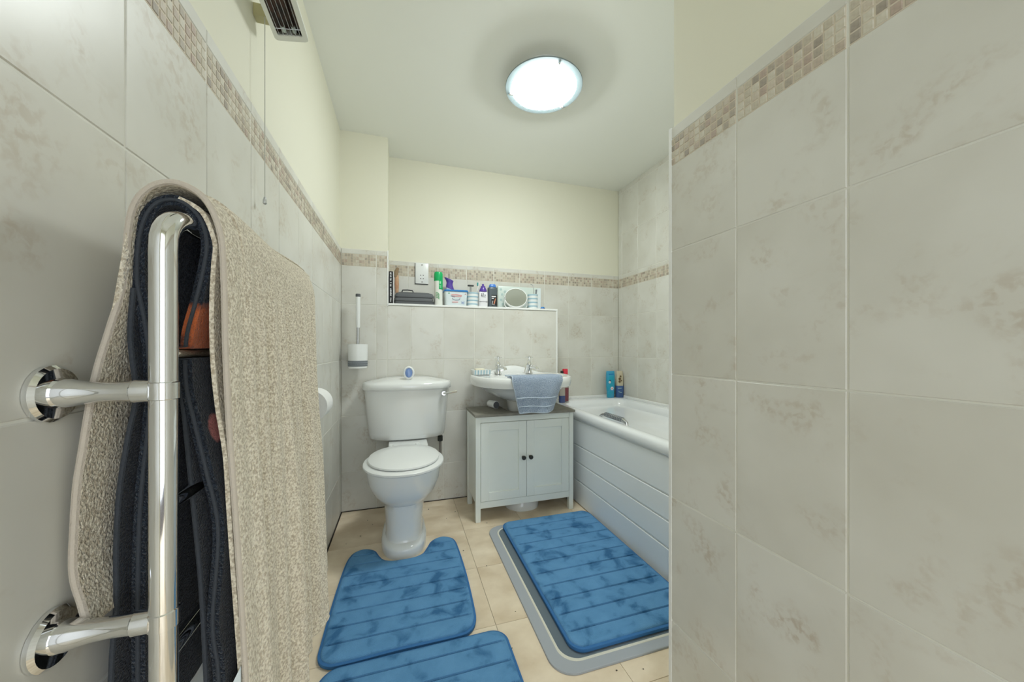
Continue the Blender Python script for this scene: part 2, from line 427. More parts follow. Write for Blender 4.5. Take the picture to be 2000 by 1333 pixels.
def tile_wall(wall, side, lo, hi, phase, rows, border=True, single=None, zmax=None):
    cols = columns(lo, hi, phase)
    top = zmax or BT
    grout_bed(wall, side, lo, hi, rows[0], top)
    for i in range(len(cols) - 1):
        for j, z0 in enumerate(rows):
            z1 = rows[j + 1] if j + 1 < len(rows) else top
            if border and abs(z0 - (BT - TH)) < 1e-6:
                z1 = BT
                put_tile(wall, side, cols[i], cols[i + 1], z0, MZ0)
                put_tile(wall, side, cols[i], cols[i + 1], MZ1 + .0, BT)
            else:
                put_tile(wall, side, cols[i], cols[i + 1], z0, z1)
    if not border: return
    cells = []
    for i in range(len(cols) - 1):
        wd = cols[i + 1] - cols[i]; n = max(1, round(12 * wd / TW))
        if wd < .012: continue
        put_tile(wall, side, cols[i], cols[i + 1], MZ0 - .003, MZ1 + .003, 'mosaic_bed', 'mosaic_bed', D - .0015)
        for k in range(n):
            for r in range(4):
                a0 = cols[i] + .002 + (wd - .004) * k / n; a1 = cols[i] + .002 + (wd - .004) * (k + 1) / n
                z0 = MZ0 + (MZ1 - MZ0) * r / 4; z1 = MZ0 + (MZ1 - MZ0) * (r + 1) / 4
                cells.append((a0, a1, z0, z1))
    if single:
        mine = [c for c in cells if single[0] <= (c[0] + c[1]) / 2 <= single[1]]
        cells = [c for c in cells if c not in mine]
        for a0, a1, z0, z1 in mine:
            put_tile(wall, side, a0, a1, z0, z1, 'mosaic_piece', 'mosaic', D - .0003, .0026)
    stuff_mosaic(wall, side, cells)

tile_wall(wall_left, 'L', YE, YP, .598, ROWS, single=(.28, 1.50))
tile_wall(wall_right, 'R', YE, YC, YC, ROWS, single=(-.2, .9))
tile_wall(wall_bath, 'B', YC, YB, YB - .05, ROWS + [BT, BT + TH, BT + 2 * TH], zmax=CEIL, single=None)
tile_wall(wall_pier, 'P', XL, XPI - .003, -.154, ROWS)
tile_wall(wall_ledge, 'P', XPI - .003, XLE - .006, -.154, ROWS[:4], border=False, zmax=1.243)
tile_wall(wall_back, 'K', XPI, XLE, XB - .01, [1.255, BT - TH + .3], border=False, zmax=BT - TH + .3) if False else None
tile_wall(wall_back, 'K', XPI + .0, XB, XB - .05, [BT - TH], border=True)
tile_wall(wall_back, 'K', XLE, XB, XB - .05, ROWS[:4], border=False, zmax=BT - TH)

# white edge trims
struct(MB().box(XP - .001, XP + D, YC - D, YC + .003, 0, BT + .002, .001, 1).build('trim_1', 'trim_white'), 'white corner trim on the tiled partition')
struct(MB().box(XPI - .004, XPI + .004, YP - .002, YP + D, 1.24, BT + .004, .001, 1).build('trim_2', 'trim_white'), 'white edge trim beside the tiled recess')
struct(MB().box(XPI, XLE + .004, YP - .004, YB - .0002, 1.245, 1.258, .002, 1).build('trim_3', 'trim_white'), 'white shelf board on the tiled ledge')
struct(MB().box(XLE - .006, XLE + .004, YP - .002, YP + D, .59, 1.244, .001, 1).build('trim_4', 'trim_white'), 'white corner trim on the tiled ledge')
struct(MB().box(XL, XLE, YP - .0035, YP - .0002, .0002, .0045).build('baseboard_back', 'gap_dark', smooth=0), 'dark sealant line along the foot of the tiles')
struct(MB().box(XL + .0002, XL + .003, YC - .4, YP - .004, .0002, .0045).build('baseboard_left', 'gap_dark', smooth=0), 'dark sealant line along the foot of the left tiles')

# floor tiles
fm = {}
fx = [-.675, -.345, -.015, .315, .645, .975, 1.305, 1.72]; fy = [-1.51 + .34 * k for k in range(13)]
for i in range(len(fx) - 1):
    for j in range(len(fy) - 1):
        x0, x1 = max(fx[i], XL), min(fx[i + 1], XB); y0, y1 = fy[j], min(fy[j + 1], YB)
        if x1 - x0 < .01 or y1 - y0 < .01: continue
        if y1 <= YC and x0 > XP: continue
        if x0 > 1.1: continue
        k = (round(x1 - x0, 3), round(y1 - y0, 3))
        if k not in fm:
            b = MB(); a, h, c_ = k[0] / 2 - .0006, k[1] / 2 - .0006, .001
            b.loft([[(-a, -h, -.003), (a, -h, -.003), (a, h, -.003), (-a, h, -.003)], [(-a, -h, -.0006), (a, -h, -.0006), (a, h, -.0006), (-a, h, -.0006)], [(-a + c_, -h + c_, 0), (a - c_, -h + c_, 0), (a - c_, h - c_, 0), (-a + c_, h - c_, 0)]])
            me = bpy.data.meshes.new('floor_tile'); me.from_pydata(b.v, [], b.f); me.update(); me.materials.append(M['floor_vinyl']); fm[k] = me
        link('floor_tile', fm[k], ((x0 + x1) / 2, (y0 + y1) / 2, 0), floor_slab)

b = MB()
for (x, y) in ((-.19, 2.16), (-.16, 2.10), (-.21, 1.99), (.24, 2.05), (.30, 2.12), (.36, 1.55), (.40, 1.25), (.28, 1.70), (-.27, 1.93), (.62, .93), (.70, .91), (.34, 1.10), (.45, 1.93), (.15, 2.2)):
    r = .0016 + .0016 * random.random(); b.sphere((x, y, .0008), r, 4, (1.4, 1, .5))
o = b.build('floor_crumbs', 'debris', floor_slab); o['kind'] = 'stuff'
# ---------------------------------------------------------------- ceiling lamp
LX, LY, LZ = .648, 1.578, 2.228
t = thing('ceiling_lamp', (LX, LY, LZ), 'round flush ceiling lamp with a frosted glowing disc and chrome clips', 'lamp')
MB().lathe([(.150, LZ + .0082), (.158, LZ + .0085), (.158, LZ + .012), (.13, LZ + .03), (.13, CEIL)], (LX, LY, 0), n=48).build('lamp_base', 'plastic_white', t)
MB().lathe([(.150, LZ + .002), (.183, LZ + .002), (.1845, LZ + .005), (.183, LZ + .008)], (LX, LY, 0), n=64).build('glass_rim', 'glass_plate', t)
prof = [(.155 * q, LZ + .0015 - .056 * (1 - q * q)) for q in (.02, .12, .25, .38, .5, .62, .73, .83, .92, 1.)]
MB().lathe(prof, (LX, LY, 0), n=64).build('diffuser', 'diffuser', t)
for ang in (152, 32, 272):
    a = radians(ang); cx, cy = LX + .166 * cos(a), LY + .166 * sin(a)
    MB().lathe([(.004, LZ - .008), (.006, LZ - .006), (.006, LZ + .003)], (cx, cy, 0), n=12).tube([(cx, cy, LZ - .005), (cx - .010 * cos(a), cy - .010 * sin(a), LZ - .010), (cx - .018 * cos(a), cy - .018 * sin(a), LZ - .012)], .003, 8).build('clip', 'chrome', t)

# ---------------------------------------------------------------- wall heater with pull cord
HX, HY, HZ = -.283, 1.08, 1.80
t = thing('wall_heater', (XL, HY, HZ), 'white infrared wall heater with dark grille mounted above the mosaic border', 'heater')
ht = Matrix.Translation((HX, HY, HZ + .006)) @ Matrix.Rotation(radians(-10), 4, 'Y')
# local frame: x across the face, y along (towards the camera = negative), z up; face looks down
Lh = .52
outer = rrect(-.040, .040, -Lh, 0, .010, 4); inner = rrect(-.030, .028, -Lh + .02, -.016, .004, 4)
mb = MB()
mb.loft([[(x, y, 0) for x, y in inner], [(x * 1.0, y, -.004) for x, y in inner], [(x, y, -.004) for x, y in outer], [(x * 1.02, y * 1.0, .006) for x, y in outer], [(x * .8, y * .97 - .008, .030) for x, y in outer], [(x * .35, y * .9 - .02, .05) for x, y in outer]], False, True)
mb.build('housing', 'heater_white', t, xf=ht)
mb = MB(); mb.box(-.030, .028, -Lh + .02, -.016, .0135, .016)
mb.loft([[(-.030, y, 0), (-.030, y, .004), (0, y, .014), (.028, y, .004), (.028, y, 0), (.028, y, .005), (0, y, .0155), (-.031, y, .005)] for y in (-Lh + .02, -.017)])
mb.build('reflector', 'heater_dark', t, xf=ht)
for x in (-.012, .012):
    MB().tube([(x, -Lh + .025, .006), (x, -.035, .006)], .004, 10).build('heating_element', 'heater_dark', t, xf=ht)
    MB().tube([(x, -.037, .006), (x, -.020, .006)], .005, 10).build('element_cap', 'frost', t, xf=ht)
for k in range(6):
    x = -.026 + k * .0098
    MB().tube([(x, -Lh + .02, -.002), (x, -.017, -.002)], .0009, 6).build('guard_wire', 'brushed', t, xf=ht)
for y in (-.036, -.30):
    MB().tube([(-.030, y, -.0015), (.028, y, -.0015)], .0009, 6).build('guard_wire', 'brushed', t, xf=ht)
mb = MB()
mb.loft([[(XL - .0075, y, 1.815), (XL - .0075, y, 1.845), (XL + .018, y, 1.845), (HX - .02, y, 1.842), (HX - .005, y, 1.825), (HX - .028, y, 1.812), (XL + .02, y, 1.815)] for y in (1.035, 1.06)])
mb.build('bracket', 'heater_tan_shade', t)
t2 = thing('pull_cord', (-.332, 1.035, 1.35), 'thin white pull cord hanging from the wall heater', 'cord')
MB().tube([(-.332, 1.035, 1.358), (-.332, 1.035, 1.6), (-.332, 1.035, 1.815)], .0011, 6).build('cord', 'cord_white', t2)
MB().lathe([(.002, 1.341), (.0045, 1.344), (.0045, 1.352), (.003, 1.358), (.0015, 1.360)], (-.332, 1.035, 0), n=12).build('cord_pull', 'brushed', t2)

# ---------------------------------------------------------------- towel rail
RX, RY, RY2 = -.255, .492, 1.02
t = thing('towel_rail', (XL, RY, .42), 'chrome ladder towel rail with round wall flanges on the left tiled wall', 'towel rail')
def arc_post(y, yd):
    pts = [(RX, y, .42), (RX, y, .6), (RX, y, .8), (RX, y, 1.0), (RX, y, 1.085)]
    for k in range(1, 8):
        a = radians(90 * k / 7); pts.append((RX, y + yd * .04 * (1 - cos(a)), 1.094 + .037 * sin(a)))
    return pts
for y, yd in ((RY, 1), (RY2, -1)):
    MB().tube(arc_post(y, yd), .0124, 24).build('post', 'chrome', t, smooth=40)
MB().tube([(RX, RY + .036, 1.131), (RX, RY2 - .036, 1.131)], .0122, 20).build('top_bar', 'chrome', t)
for z in (.972, .80, .63, .48):
    MB().tube([(RX, RY + .008, z), (RX, RY2 - .008, z)], .0085, 14).build('rung', 'chrome', t)
for y in (RY, RY2):
    for z in (.931, .677):
        br = MB().tube([(XL + .006 + (RX - .022 - XL - .006) * k / 8, y, z) for k in range(9)], [.0165, .0155, .0135, .0118, .0108, .0104, .0106, .0112, .0122], 20)
        b_ = br.build('bracket', 'chrome', t)
        MB().lathe([(.0295, XL + .0), (.0295, XL + .004), (.026, XL + .0075), (.016, XL + .0085)], (0, y, z), 'x', 32).build('flange', 'chrome', b_)
        MB().lathe([(.0115, RX - .026), (.0130, RX - .024), (.0130, RX - .008)], (0, y, z), 'x', 20).build('collar', 'chrome', b_)
        MB().lathe([(.0124, z - .010), (.0138, z - .009), (.0138, z + .009), (.0124, z + .010)], (RX, y, 0), n=24).build('clamp_ring', 'chrome', b_)

# ---------------------------------------------------------------- towels on the rail
def towel(profile, y0, y1, ny, wave, thick, npts=7, yshift=None):
    base = smooth_line([(x, 0, z) for x, z in profile], npts); n = len(base); rows = []
    for i in range(ny + 1):
        s = i / ny; row = []
        for j, p in enumerate(base):
            tj = j / (n - 1)
            y = y0 + (y1 - y0) * s + (yshift(tj, s) if yshift else 0)
            dx = wave(tj, s, p)
            row.append((max(p.x + dx, XL + .005), y, p.z + .004 * sin(7 * s + 3 * tj)))
        rows.append(row)
    mb = MB(); sheet(mb, rows, thick); return mb, rows
def edge_line(rows, i, j0=0, j1=None): return [Vector(p) for p in rows[i][j0:j1]]
# beige bath towel
tb = thing('bath_towel', (-.2, .78, .36), 'large beige terry bath towel draped over the chrome rail', 'towel')
front = [(-.186, .365), (-.190, .50), (-.196, .64), (-.203, .77), (-.209, .87), (-.213, .966), (-.215, 1.06), (-.219, 1.12), (-.235, 1.160), (-.262, 1.176), (-.288, 1.168), (-.305, 1.140), (-.311, 1.09), (-.313, 1.04), (-.318, 1.0), (-.327, .94), (-.333, .86), (-.337, .79), (-.338, .735), (-.331, .70), (-.326, .675)]
def bw(tj, s, p):
    fr = max(0, (.5 - tj) / .5)
    lo = max(0, (1.06 - p.z) / .7) if tj < .45 else 0
    rib = min(1, max(0, (1.13 - p.z) / .12)) * min(1, s * 6) if tj < .42 else 0
    return rib * (.0042 * sin(s * 62 + .8 * sin(p.z * 4)) + .0022 * sin(s * 31 + 2)) + lo * (.010 * sin(s * 17 + .6) + .006 * sin(s * 39 + 1.5 + p.z * 3)) * min(1, s * 4 + .15) + (-.006 * s * (1 if tj < .4 else 0)) + lo * .012 * s
def bys(tj, s):
    k = 0
    if tj > .62: k = -.03 * min(1, (tj - .62) / .2) * (1 - s)
    if tj < .12: k += .0 - .05 * (.12 - tj) / .12 * s
    return k
mb, rowsb = towel(front, .532, 1.035, 110, bw, .0075, 6, bys)
cl = mb.build('cloth', 'beige_terry', tb, smooth=60)
MB().tube(edge_line(rowsb, 0), .0036, 8).build('hem', 'beige_hem', tb)
MB().tube(edge_line(rowsb, len(rowsb) - 1), .004, 8).build('hem', 'beige_terry', tb)
MB().tube([r[0] for r in rowsb], .0045, 8).build('hem', 'beige_terry', tb)
# the towel is folded lengthwise: its inner layer shows beside the outer edge
inner_ = [(-.192, .40), (-.199, .55), (-.208, .70), (-.212, .77), (-.216, .84), (-.224, .90), (-.229, .96), (-.230, 1.03), (-.228, 1.08), (-.227, 1.11), (-.240, 1.147), (-.264, 1.163)]
mb, ri = towel(inner_, .537, 1.02, 24, lambda tj, s, p: .004 * s * sin(8 * s), .005, 6)
mb.build('inner_fold', 'beige_terry', tb, smooth=60)
sec = [(-.219, 1.085), (-.2165, 1.12), (-.229, 1.160), (-.244, 1.175), (-.262, 1.182), (-.284, 1.174), (-.298, 1.152)]
mb, ri = towel(sec, .585, 1.03, 20, lambda tj, s, p: -.006 * s * (1 if tj < .5 else 0), .005, 6)
mb.build('top_fold', 'beige_terry', tb, smooth=60)
MB().loft([[(-.196, .529, .575), (-.196, .529, .545), (-.2105, .531, .525), (-.2145, .531, .535)], [(-.196, .531, .575), (-.196, .531, .545), (-.2105, .533, .525), (-.2145, .533, .535)]]).build('care_tag', 'tub_white', tb)
# dark towel
td = thing('dark_towel', (-.27, .78, .50), 'navy black towel with orange motifs folded under the beige towel', 'towel')
da = [(-.222, .50), (-.223, .57), (-.229, .632), (-.223, .746), (-.236, .825), (-.247, .88), (-.256, .93), (-.256, .985), (-.247, 1.03), (-.239, 1.07), (-.235, 1.108), (-.243, 1.138), (-.263, 1.156), (-.286, 1.150), (-.300, 1.118), (-.304, 1.06), (-.297, 1.01), (-.293, .97), (-.292, .90), (-.300, .80), (-.303, .70), (-.303, .50)]
mb, rd = towel(da, .538, 1.02, 40, lambda tj, s, p: .004 * sin(s * 14 + 5 * tj) * min(1, s * 5), .013, 6)
mb.build('cloth', 'dark_terry', td, smooth=60)
nb = len(rd[0]); MB().tube([p + Vector((0, -.001, 0)) for p in edge_line(rd, 0, 0, nb)], .0022, 8).build('hem', 'dark_hem', td)
db = [(-.236, .50), (-.238, .56), (-.243, .673), (-.252, .789), (-.2600, .89), (-.266, .955)]
mb, rb2 = towel(db, .542, .98, 24, lambda tj, s, p: .003 * sin(s * 12), .006, 6)
mb.build('front_fold', 'dark_terry', td, smooth=60)
MB().tube(edge_line(rb2, 0), .0028, 8).build('hem', 'dark_hem', td)
dc = [(-.306, 1.05), (-.309, .99), (-.304, .92), (-.311, .87), (-.319, .806), (-.322, .739), (-.322, .667), (-.326, .61), (-.328, .50)]
mb, rb3 = towel(dc, .535, .99, 24, lambda tj, s, p: .002 * sin(s * 12), .005, 6)
mb.build('back_fold', 'dark_terry', td, smooth=60)
MB().tube(edge_line(rb3, 0), .0028, 8).build('hem', 'dark_hem', td)

# ---------------------------------------------------------------- toilet roll on the left wall
t = thing('toilet_roll', (-.297, 1.36, .73), 'white toilet roll on a holder beside the beige towel', 'toilet roll')
MB().lathe([(.019, 1.312), (.052, 1.312), (.053, 1.318), (.053, 1.405), (.052, 1.411), (.019, 1.411)], (-.293, 0, .785), 'y', 40, False, False).build('paper', 'paper', t)
MB().lathe([(.019, 1.312), (.0185, 1.312), (.0185, 1.411), (.019, 1.411)], (-.293, 0, .785), 'y', 24, False, False).build('core', 'wood', t)
MB().tube([(XL - .0, 1.43, .80), (-.30, 1.43, .798), (-.293, 1.43, .785), (-.293, 1.42, .7745), (-.293, 1.30, .7745)], .005, 10).build('holder', 'chrome', t)

# ---------------------------------------------------------------- toilet brush
bx_, by_ = -.25, 2.238
t = thing('toilet_brush', (bx_, by_, .862), 'white wall mounted toilet brush holder with grey patterned band', 'toilet brush')
MB().lathe([(.048, .862), (.051, .865), (.0545, .998), (.0545, 1.003), (.050, 1.003), (.047, .99), (.046, .90)], (bx_, by_, 0), n=40, cap1=True).build('holder', 'plastic_white', t)
MB().lathe([(.0522, .874), (.0528, .876), (.0533, .905), (.0527, .907)], (bx_, by_, 0), n=40, cap0=False, cap1=False).build('band', 'grey_band', t)
for k in range(18):
    for r in range(2):
        a = radians(-172 + k * 9.5 + r * 4.7); zz = .882 + r * .012
        c0 = Vector((bx_ + .0536 * cos(a), by_ + .0536 * sin(a), zz)); tg = Vector((-sin(a), cos(a), 0)) * .003
        MB().tube([c0 - tg, c0 + Vector((0, 0, .003)), c0 + tg], .0009, 5).build('band_mark', 'grey_band_light', t)
MB().lathe([(.044, .96), (.046, .985), (.040, .992), (.012, .996)], (bx_, by_, 0), n=32).build('splash_lid', 'dark_metal', t)
MB().tube([(bx_, by_, .98), (bx_ + .001, by_, 1.105)], .0085, 16).build('neck', 'brushed', t)
hd = MB().tube([(bx_ + .001, by_, 1.10), (bx_ + .001, by_, 1.11), (bx_ + .001, by_, 1.28)], [.0105, .0115, .0125], 18).build('handle', 'plastic_white', t)
MB().lathe([(.0128, 1.279), (.0135, 1.281), (.0135, 1.294), (.012, 1.297)], (bx_ + .001, by_, 0), n=18).build('end_cap', 'grey_case', hd)
MB().box(bx_ - .02, bx_ + .02, by_ + .05, YP - .0005, .93, .99, .003, 1).build('wall_bracket', 'plastic_white', t)

# ---------------------------------------------------------------- toilet
TX = .028
t = thing('toilet', (TX, 1.95, 0), 'white close coupled ceramic toilet with closed lid standing against tiled wall', 'toilet')
def dshape(cx, yb, depth, hw, bow, n=24, rc=.03):
    """straight back at yb, bowed front towards -y"""
    pts = []
    for k in range(n + 1):
        u = -1 + 2 * k / n
        sg = math.copysign(abs(u) ** .8, u)
        edge = 1 - abs(sg) ** 8 * .35
        pts.append((cx + hw * sg, yb - depth * edge - bow * (1 - sg * sg)))
    for k in range(n // 2 + 1):
        u = 1 - 2 * k / (n // 2); pts.append((cx + hw * u * .985, yb))
    return pts
def R(pts, z): return [(x, y, z) for x, y in pts]
yb = 2.304
mb = MB()
CX = .030
mb.loft([R(dshape(CX, yb, .115, .185, .03), .440), R(dshape(CX, yb, .135, .212, .035), .452), R(dshape(CX, yb, .142, .219, .038), .48), R(dshape(CX, yb, .155, .232, .042), .62), R(dshape(CX, yb, .162, .240, .045), .738)])
mb.build('cistern', 'ceramic', t, smooth=50)
def lid_ring(hw, d, bow, zf): 
    return [(x, y, zf(x, y)) for x, y in dshape(CX, yb, d, hw, bow)]
crown = lambda x: .018 * max(0, 1 - ((x - CX) / .17) ** 2) ** .6 if abs(x - CX) < .17 else 0
mb = MB()
mb.loft([lid_ring(.236, .158, .043, lambda x, y: .737), lid_ring(.250, .172, .047, lambda x, y: .739), lid_ring(.253, .176, .048, lambda x, y: .746), lid_ring(.252, .175, .048, lambda x, y: .772), lid_ring(.246, .168, .046, lambda x, y: .780), lid_ring(.215, .13, .04, lambda x, y: .786 + crown(x) * .5), lid_ring(.15, .07, .03, lambda x, y: .790 + crown(x))])
mb.build('cistern_lid', 'ceramic', t, smooth=50)
def egg(cx, cy, a, lf, lb, z, n=40, pw=.92):
    pts = []
    for k in range(n):
        th = 2 * pi * k / n; c_, s_ = cos(th), sin(th)
        pts.append((cx + a * math.copysign(abs(c_) ** pw, c_), cy + (lb if s_ > 0 else lf) * math.copysign(abs(s_) ** (.85 if s_ > 0 else 1.), s_), z))
    return pts
BX = .008
mb = MB()
mb.loft([egg(BX, 1.88, .108, .168, .30, 0, pw=.72), egg(BX, 1.88, .109, .169, .30, .034, pw=.72), egg(BX, 1.88, .106, .164, .30, .044, pw=.72), egg(BX, 1.88, .100, .152, .30, .052, pw=.72), egg(BX, 1.88, .091, .132, .29, .056, pw=.72), egg(BX, 1.88, .089, .128, .28, .066, pw=.72), egg(BX, 1.88, .090, .126, .28, .12, pw=.72), egg(BX, 1.88, .095, .128, .28, .20, pw=.72), egg(BX, 1.88, .098, .132, .28, .228, pw=.72),
         egg(BX, 1.87, .120, .160, .28, .246), egg(BX, 1.86, .150, .185, .27, .285), egg(BX, 1.855, .170, .203, .27, .335), egg(BX, 1.85, .177, .208, .27, .385), egg(BX, 1.85, .178, .210, .27, .405)])
mb.build('bowl', 'ceramic', t, smooth=50)
MB().loft([R(rrect(CX - .09, CX + .09, 2.0, 2.295, .02), .30), R(rrect(CX - .105, CX + .105, 2.0, 2.298, .02), .395), R(rrect(CX - .105, CX + .105, 2.0, 2.298, .02), .4395)]).build('cistern_shelf', 'ceramic', t, smooth=50)
st = MB().loft([egg(BX, 1.848, .186, .216, .20, .4065), egg(BX, 1.848, .192, .222, .205, .411), egg(BX, 1.848, .192, .222, .205, .419), egg(BX, 1.848, .186, .216, .20, .424)]).build('seat', 'plastic_white', t, smooth=50)
MB().loft([egg(BX, 1.862, .162, .196, .185, .425), egg(BX, 1.862, .171, .206, .195, .430), egg(BX, 1.862, .170, .205, .195, .437), egg(BX, 1.862, .160, .194, .185, .443), egg(BX, 1.862, .10, .13, .12, .447)]).build('seat_lid', 'plastic_white', t, smooth=50)
for sx in (-1, 1):
    MB().lathe([(.012, .42), (.013, .43), (.011, .446)], (BX + sx * .07, 2.055, 0), n=16).build('hinge', 'plastic_white', t)
lv = MB().tube([(.232, 2.135, .713), (.232, 2.112, .713), (.245, 2.098, .714), (.27, 2.088, .719), (.305, 2.08, .727)], [.007, .007, .0068, .0062, .0078], 12).build('flush_lever', 'chrome', t)
MB().lathe([(.012, 2.108), (.014, 2.112), (.014, 2.12), (.011, 2.128), (.011, 2.15)], (.232, 0, .713), 'y', 20).build('lever_boss', 'chrome', lv)
pp = MB().tube([(.222, 2.22, .445), (.222, 2.22, .34), (.222, 2.22, .30), (.222, 2.25, .26), (.222, 2.305, .25)], .0085, 12).build('inlet_pipe', 'pipe_grey', t)
MB().lathe([(.012, .405), (.0155, .407), (.0155, .435), (.012, .44)], (.222, 2.22, 0), n=8).build('pipe_nut', 'dark_metal', pp)

# oval air freshener on the cistern
t = thing('air_freshener', (.034, 2.15, .795), 'small oval white air freshener with blue centre standing on the cistern', 'air freshener')
def ellip(cx, y, cz, a, b, n=32): return [(cx + a * cos(2 * pi * k / n), y + .10 * b * sin(2 * pi * k / n), cz + b * sin(2 * pi * k / n)) for k in range(n)]
fz = .836
MB().loft([ellip(.034, 2.150, fz, .030, .036), ellip(.034, 2.143, fz, .0325, .039), ellip(.034, 2.136, fz, .030, .0365), ellip(.034, 2.134, fz, .024, .031), ellip(.034, 2.138, fz, .022, .029)]).build('shell', 'plastic_white', t, smooth=50)
MB().loft([ellip(.034, 2.139, fz, .0205, .0275), ellip(.034, 2.135, fz, .0195, .0265), ellip(.034, 2.133, fz, .012, .018)]).build('gel_insert', 'blue_gel', t, smooth=50)
MB().loft([R(rrect(.018, .050, 2.136, 2.17, .006, 4), .796), R(rrect(.020, .048, 2.138, 2.168, .006, 4), .806)]).build('foot', 'plastic_white', t)

# ---------------------------------------------------------------- washbasin with pedestal and taps
WX = .712
t = thing('washbasin', (WX, 2.1, 0), 'white ceramic pedestal washbasin with curved front over the cabinet', 'washbasin')
def bas(a, yf, ybk, z, n=48, pf=.80, pb=.45, yc=2.13):
    pts = []
    for k in range(n):
        th = 2 * pi * k / n; c_, s_ = cos(th), sin(th)
        pw = pf if s_ < 0 else pb
        x = WX + a * math.copysign(abs(c_) ** pw, c_)
        y = yc + (ybk - yc if s_ > 0 else yc - yf) * math.copysign(abs(s_) ** (.95 if s_ < 0 else pb), s_)
        pts.append((x, y, z))
    return pts
def bowl_ring(a, f_, b_, cy, z, n=48):
    return [(WX + a * cos(2 * pi * k / n), cy + (b_ if sin(2 * pi * k / n) > 0 else f_) * sin(2 * pi * k / n), z) for k in range(n)]
mb = MB()
mb.loft([bas(.085, 1.99, 2.20, .655), bas(.12, 1.96, 2.25, .665), bas(.185, 1.905, 2.28, .69), bas(.24, 1.86, 2.30, .725), bas(.276, 1.834, 2.304, .748), bas(.288, 1.824, 2.304, .751), bas(.303, 1.807, 2.305, .755), bas(.309, 1.800, 2.305, .780), bas(.307, 1.802, 2.305, .806), bas(.300, 1.810, 2.304, .812), bas(.288, 1.824, 2.295, .811),
         bowl_ring(.225, .17, .12, 2.02, .806), bowl_ring(.215, .16, .112, 2.02, .79), bowl_ring(.18, .135, .09, 2.02, .74), bowl_ring(.10, .08, .06, 2.02, .70), bowl_ring(.02, .02, .02, 2.02, .692)])
mb.build('basin', 'ceramic', t, smooth=55)
n = 26; prof = []
for k in range(n + 1):
    x = -.23 + .46 * k / n
    prof.append((WX + x, .812 + .050 * max(0, cos(pi * x / .46)) ** 1.8 if abs(x) < .2299 else .812))
rings = []
for y, s in ((2.255, .15), (2.268, .7), (2.28, .95), (2.29, 1.), (2.3045, 1.)):
    rings.append([(x, y, .811 + (z - .811) * s) for x, z in prof] + [(x, y, .805) for x, z in reversed(prof)])
MB().loft(rings).build('splash_back', 'ceramic', t, smooth=50)
MB().loft([egg(WX, 2.10, .105, .10, .12, 0), egg(WX, 2.10, .105, .10, .12, .03), egg(WX, 2.10, .085, .085, .11, .06), egg(WX, 2.10, .075, .08, .11, .3), egg(WX, 2.10, .075, .085, .11, .56), egg(WX, 2.10, .085, .10, .12, .62), egg(WX, 2.10, .092, .105, .12, .66)]).build('pedestal', 'ceramic', t, smooth=50)
MB().lathe([(.018, .6915), (.02, .694), (.016, .696)], (WX, 2.02, 0), n=20).build('waste', 'chrome', t)
for k, tx in enumerate((WX - .118, WX + .096)):
    ty = 2.225; zb = .811
    tp = thing('basin_tap', (tx, ty, zb), ['chrome cross head pillar tap beside the striped soap dish', 'chrome cross head pillar tap with chain stay, above the blue towel'][k], 'tap', 'pillar taps on the washbasin')
    MB().lathe([(.025, zb), (.025, zb + .004), (.018, zb + .007), (.0165, zb + .02), (.0185, zb + .045), (.019, zb + .055), (.014, zb + .058), (.017, zb + .061), (.0165, zb + .066), (.010, zb + .082), (.0115, zb + .085), (.008, zb + .089), (.006, zb + .105)], (tx, ty, 0), n=24).build('body', 'chrome', tp)
    MB().tube([(tx, ty, zb + .042), (tx + .012, ty - .03, zb + .047), (tx + .022, ty - .06, zb + .045), (tx + .027, ty - .075, zb + .038), (tx + .028, ty - .078, zb + .028)], [.011, .011, .0105, .0105, .011], 16).build('spout', 'chrome', tp)
    hd = MB().lathe([(.007, zb + .099), (.009, zb + .102), (.009, zb + .112), (.005, zb + .117), (.002, zb + .119)], (tx, ty, 0), n=16).build('cross_head', 'chrome', tp)
    for q in range(4):
        a = radians(20 + 90 * q); e = Vector((cos(a), sin(a), 0)); c0 = Vector((tx, ty, zb + .107))
        MB().tube([c0 + e * .006, c0 + e * .018, c0 + e * .024, c0 + e * .028], [.0036, .003, .0045, .003], 8).build('handle_arm', 'chrome', hd)
    if k == 1:
        MB().tube([(tx - .055, ty - .02, zb + .004), (tx - .04, ty - .015, zb + .006), (tx - .018, ty - .005, zb + .07)], .003, 8).build('chain_stay', 'chrome', tp)

# striped soap dish, with soap
t = thing('soap_dish', (.475, 2.215, .812), 'white soap dish with pale blue stripes on the washbasin corner', 'soap dish')
MB().loft([R(rrect(.422, .535, 2.18, 2.25, .012, 4), .812), R(rrect(.417, .540, 2.175, 2.255, .014, 4), .842), R(rrect(.423, .534, 2.181, 2.249, .012, 4), .842), R(rrect(.43, .527, 2.188, 2.242, .01, 4), .822)]).build('dish', 'stripe_white', t)
for k in range(6):
    x = .428 + k * .0185 + .006
    MB().loft([[(x - .0035, 2.1795, .8135), (x + .0035, 2.1795, .8135), (x + .0035, 2.1745, .841), (x - .0035, 2.1745, .841)], [(x - .0035, 2.182, .8135), (x + .0035, 2.182, .8135), (x + .0035, 2.177, .841), (x - .0035, 2.177, .841)]]).build('stripe', 'stripe_blue', t)
tag(MB().box(.437, .50, 2.192, 2.238, .823, .850, .008, 3).build('soap_bar', 'soap'), 'cream soap bar lying in the striped soap dish', 'soap')

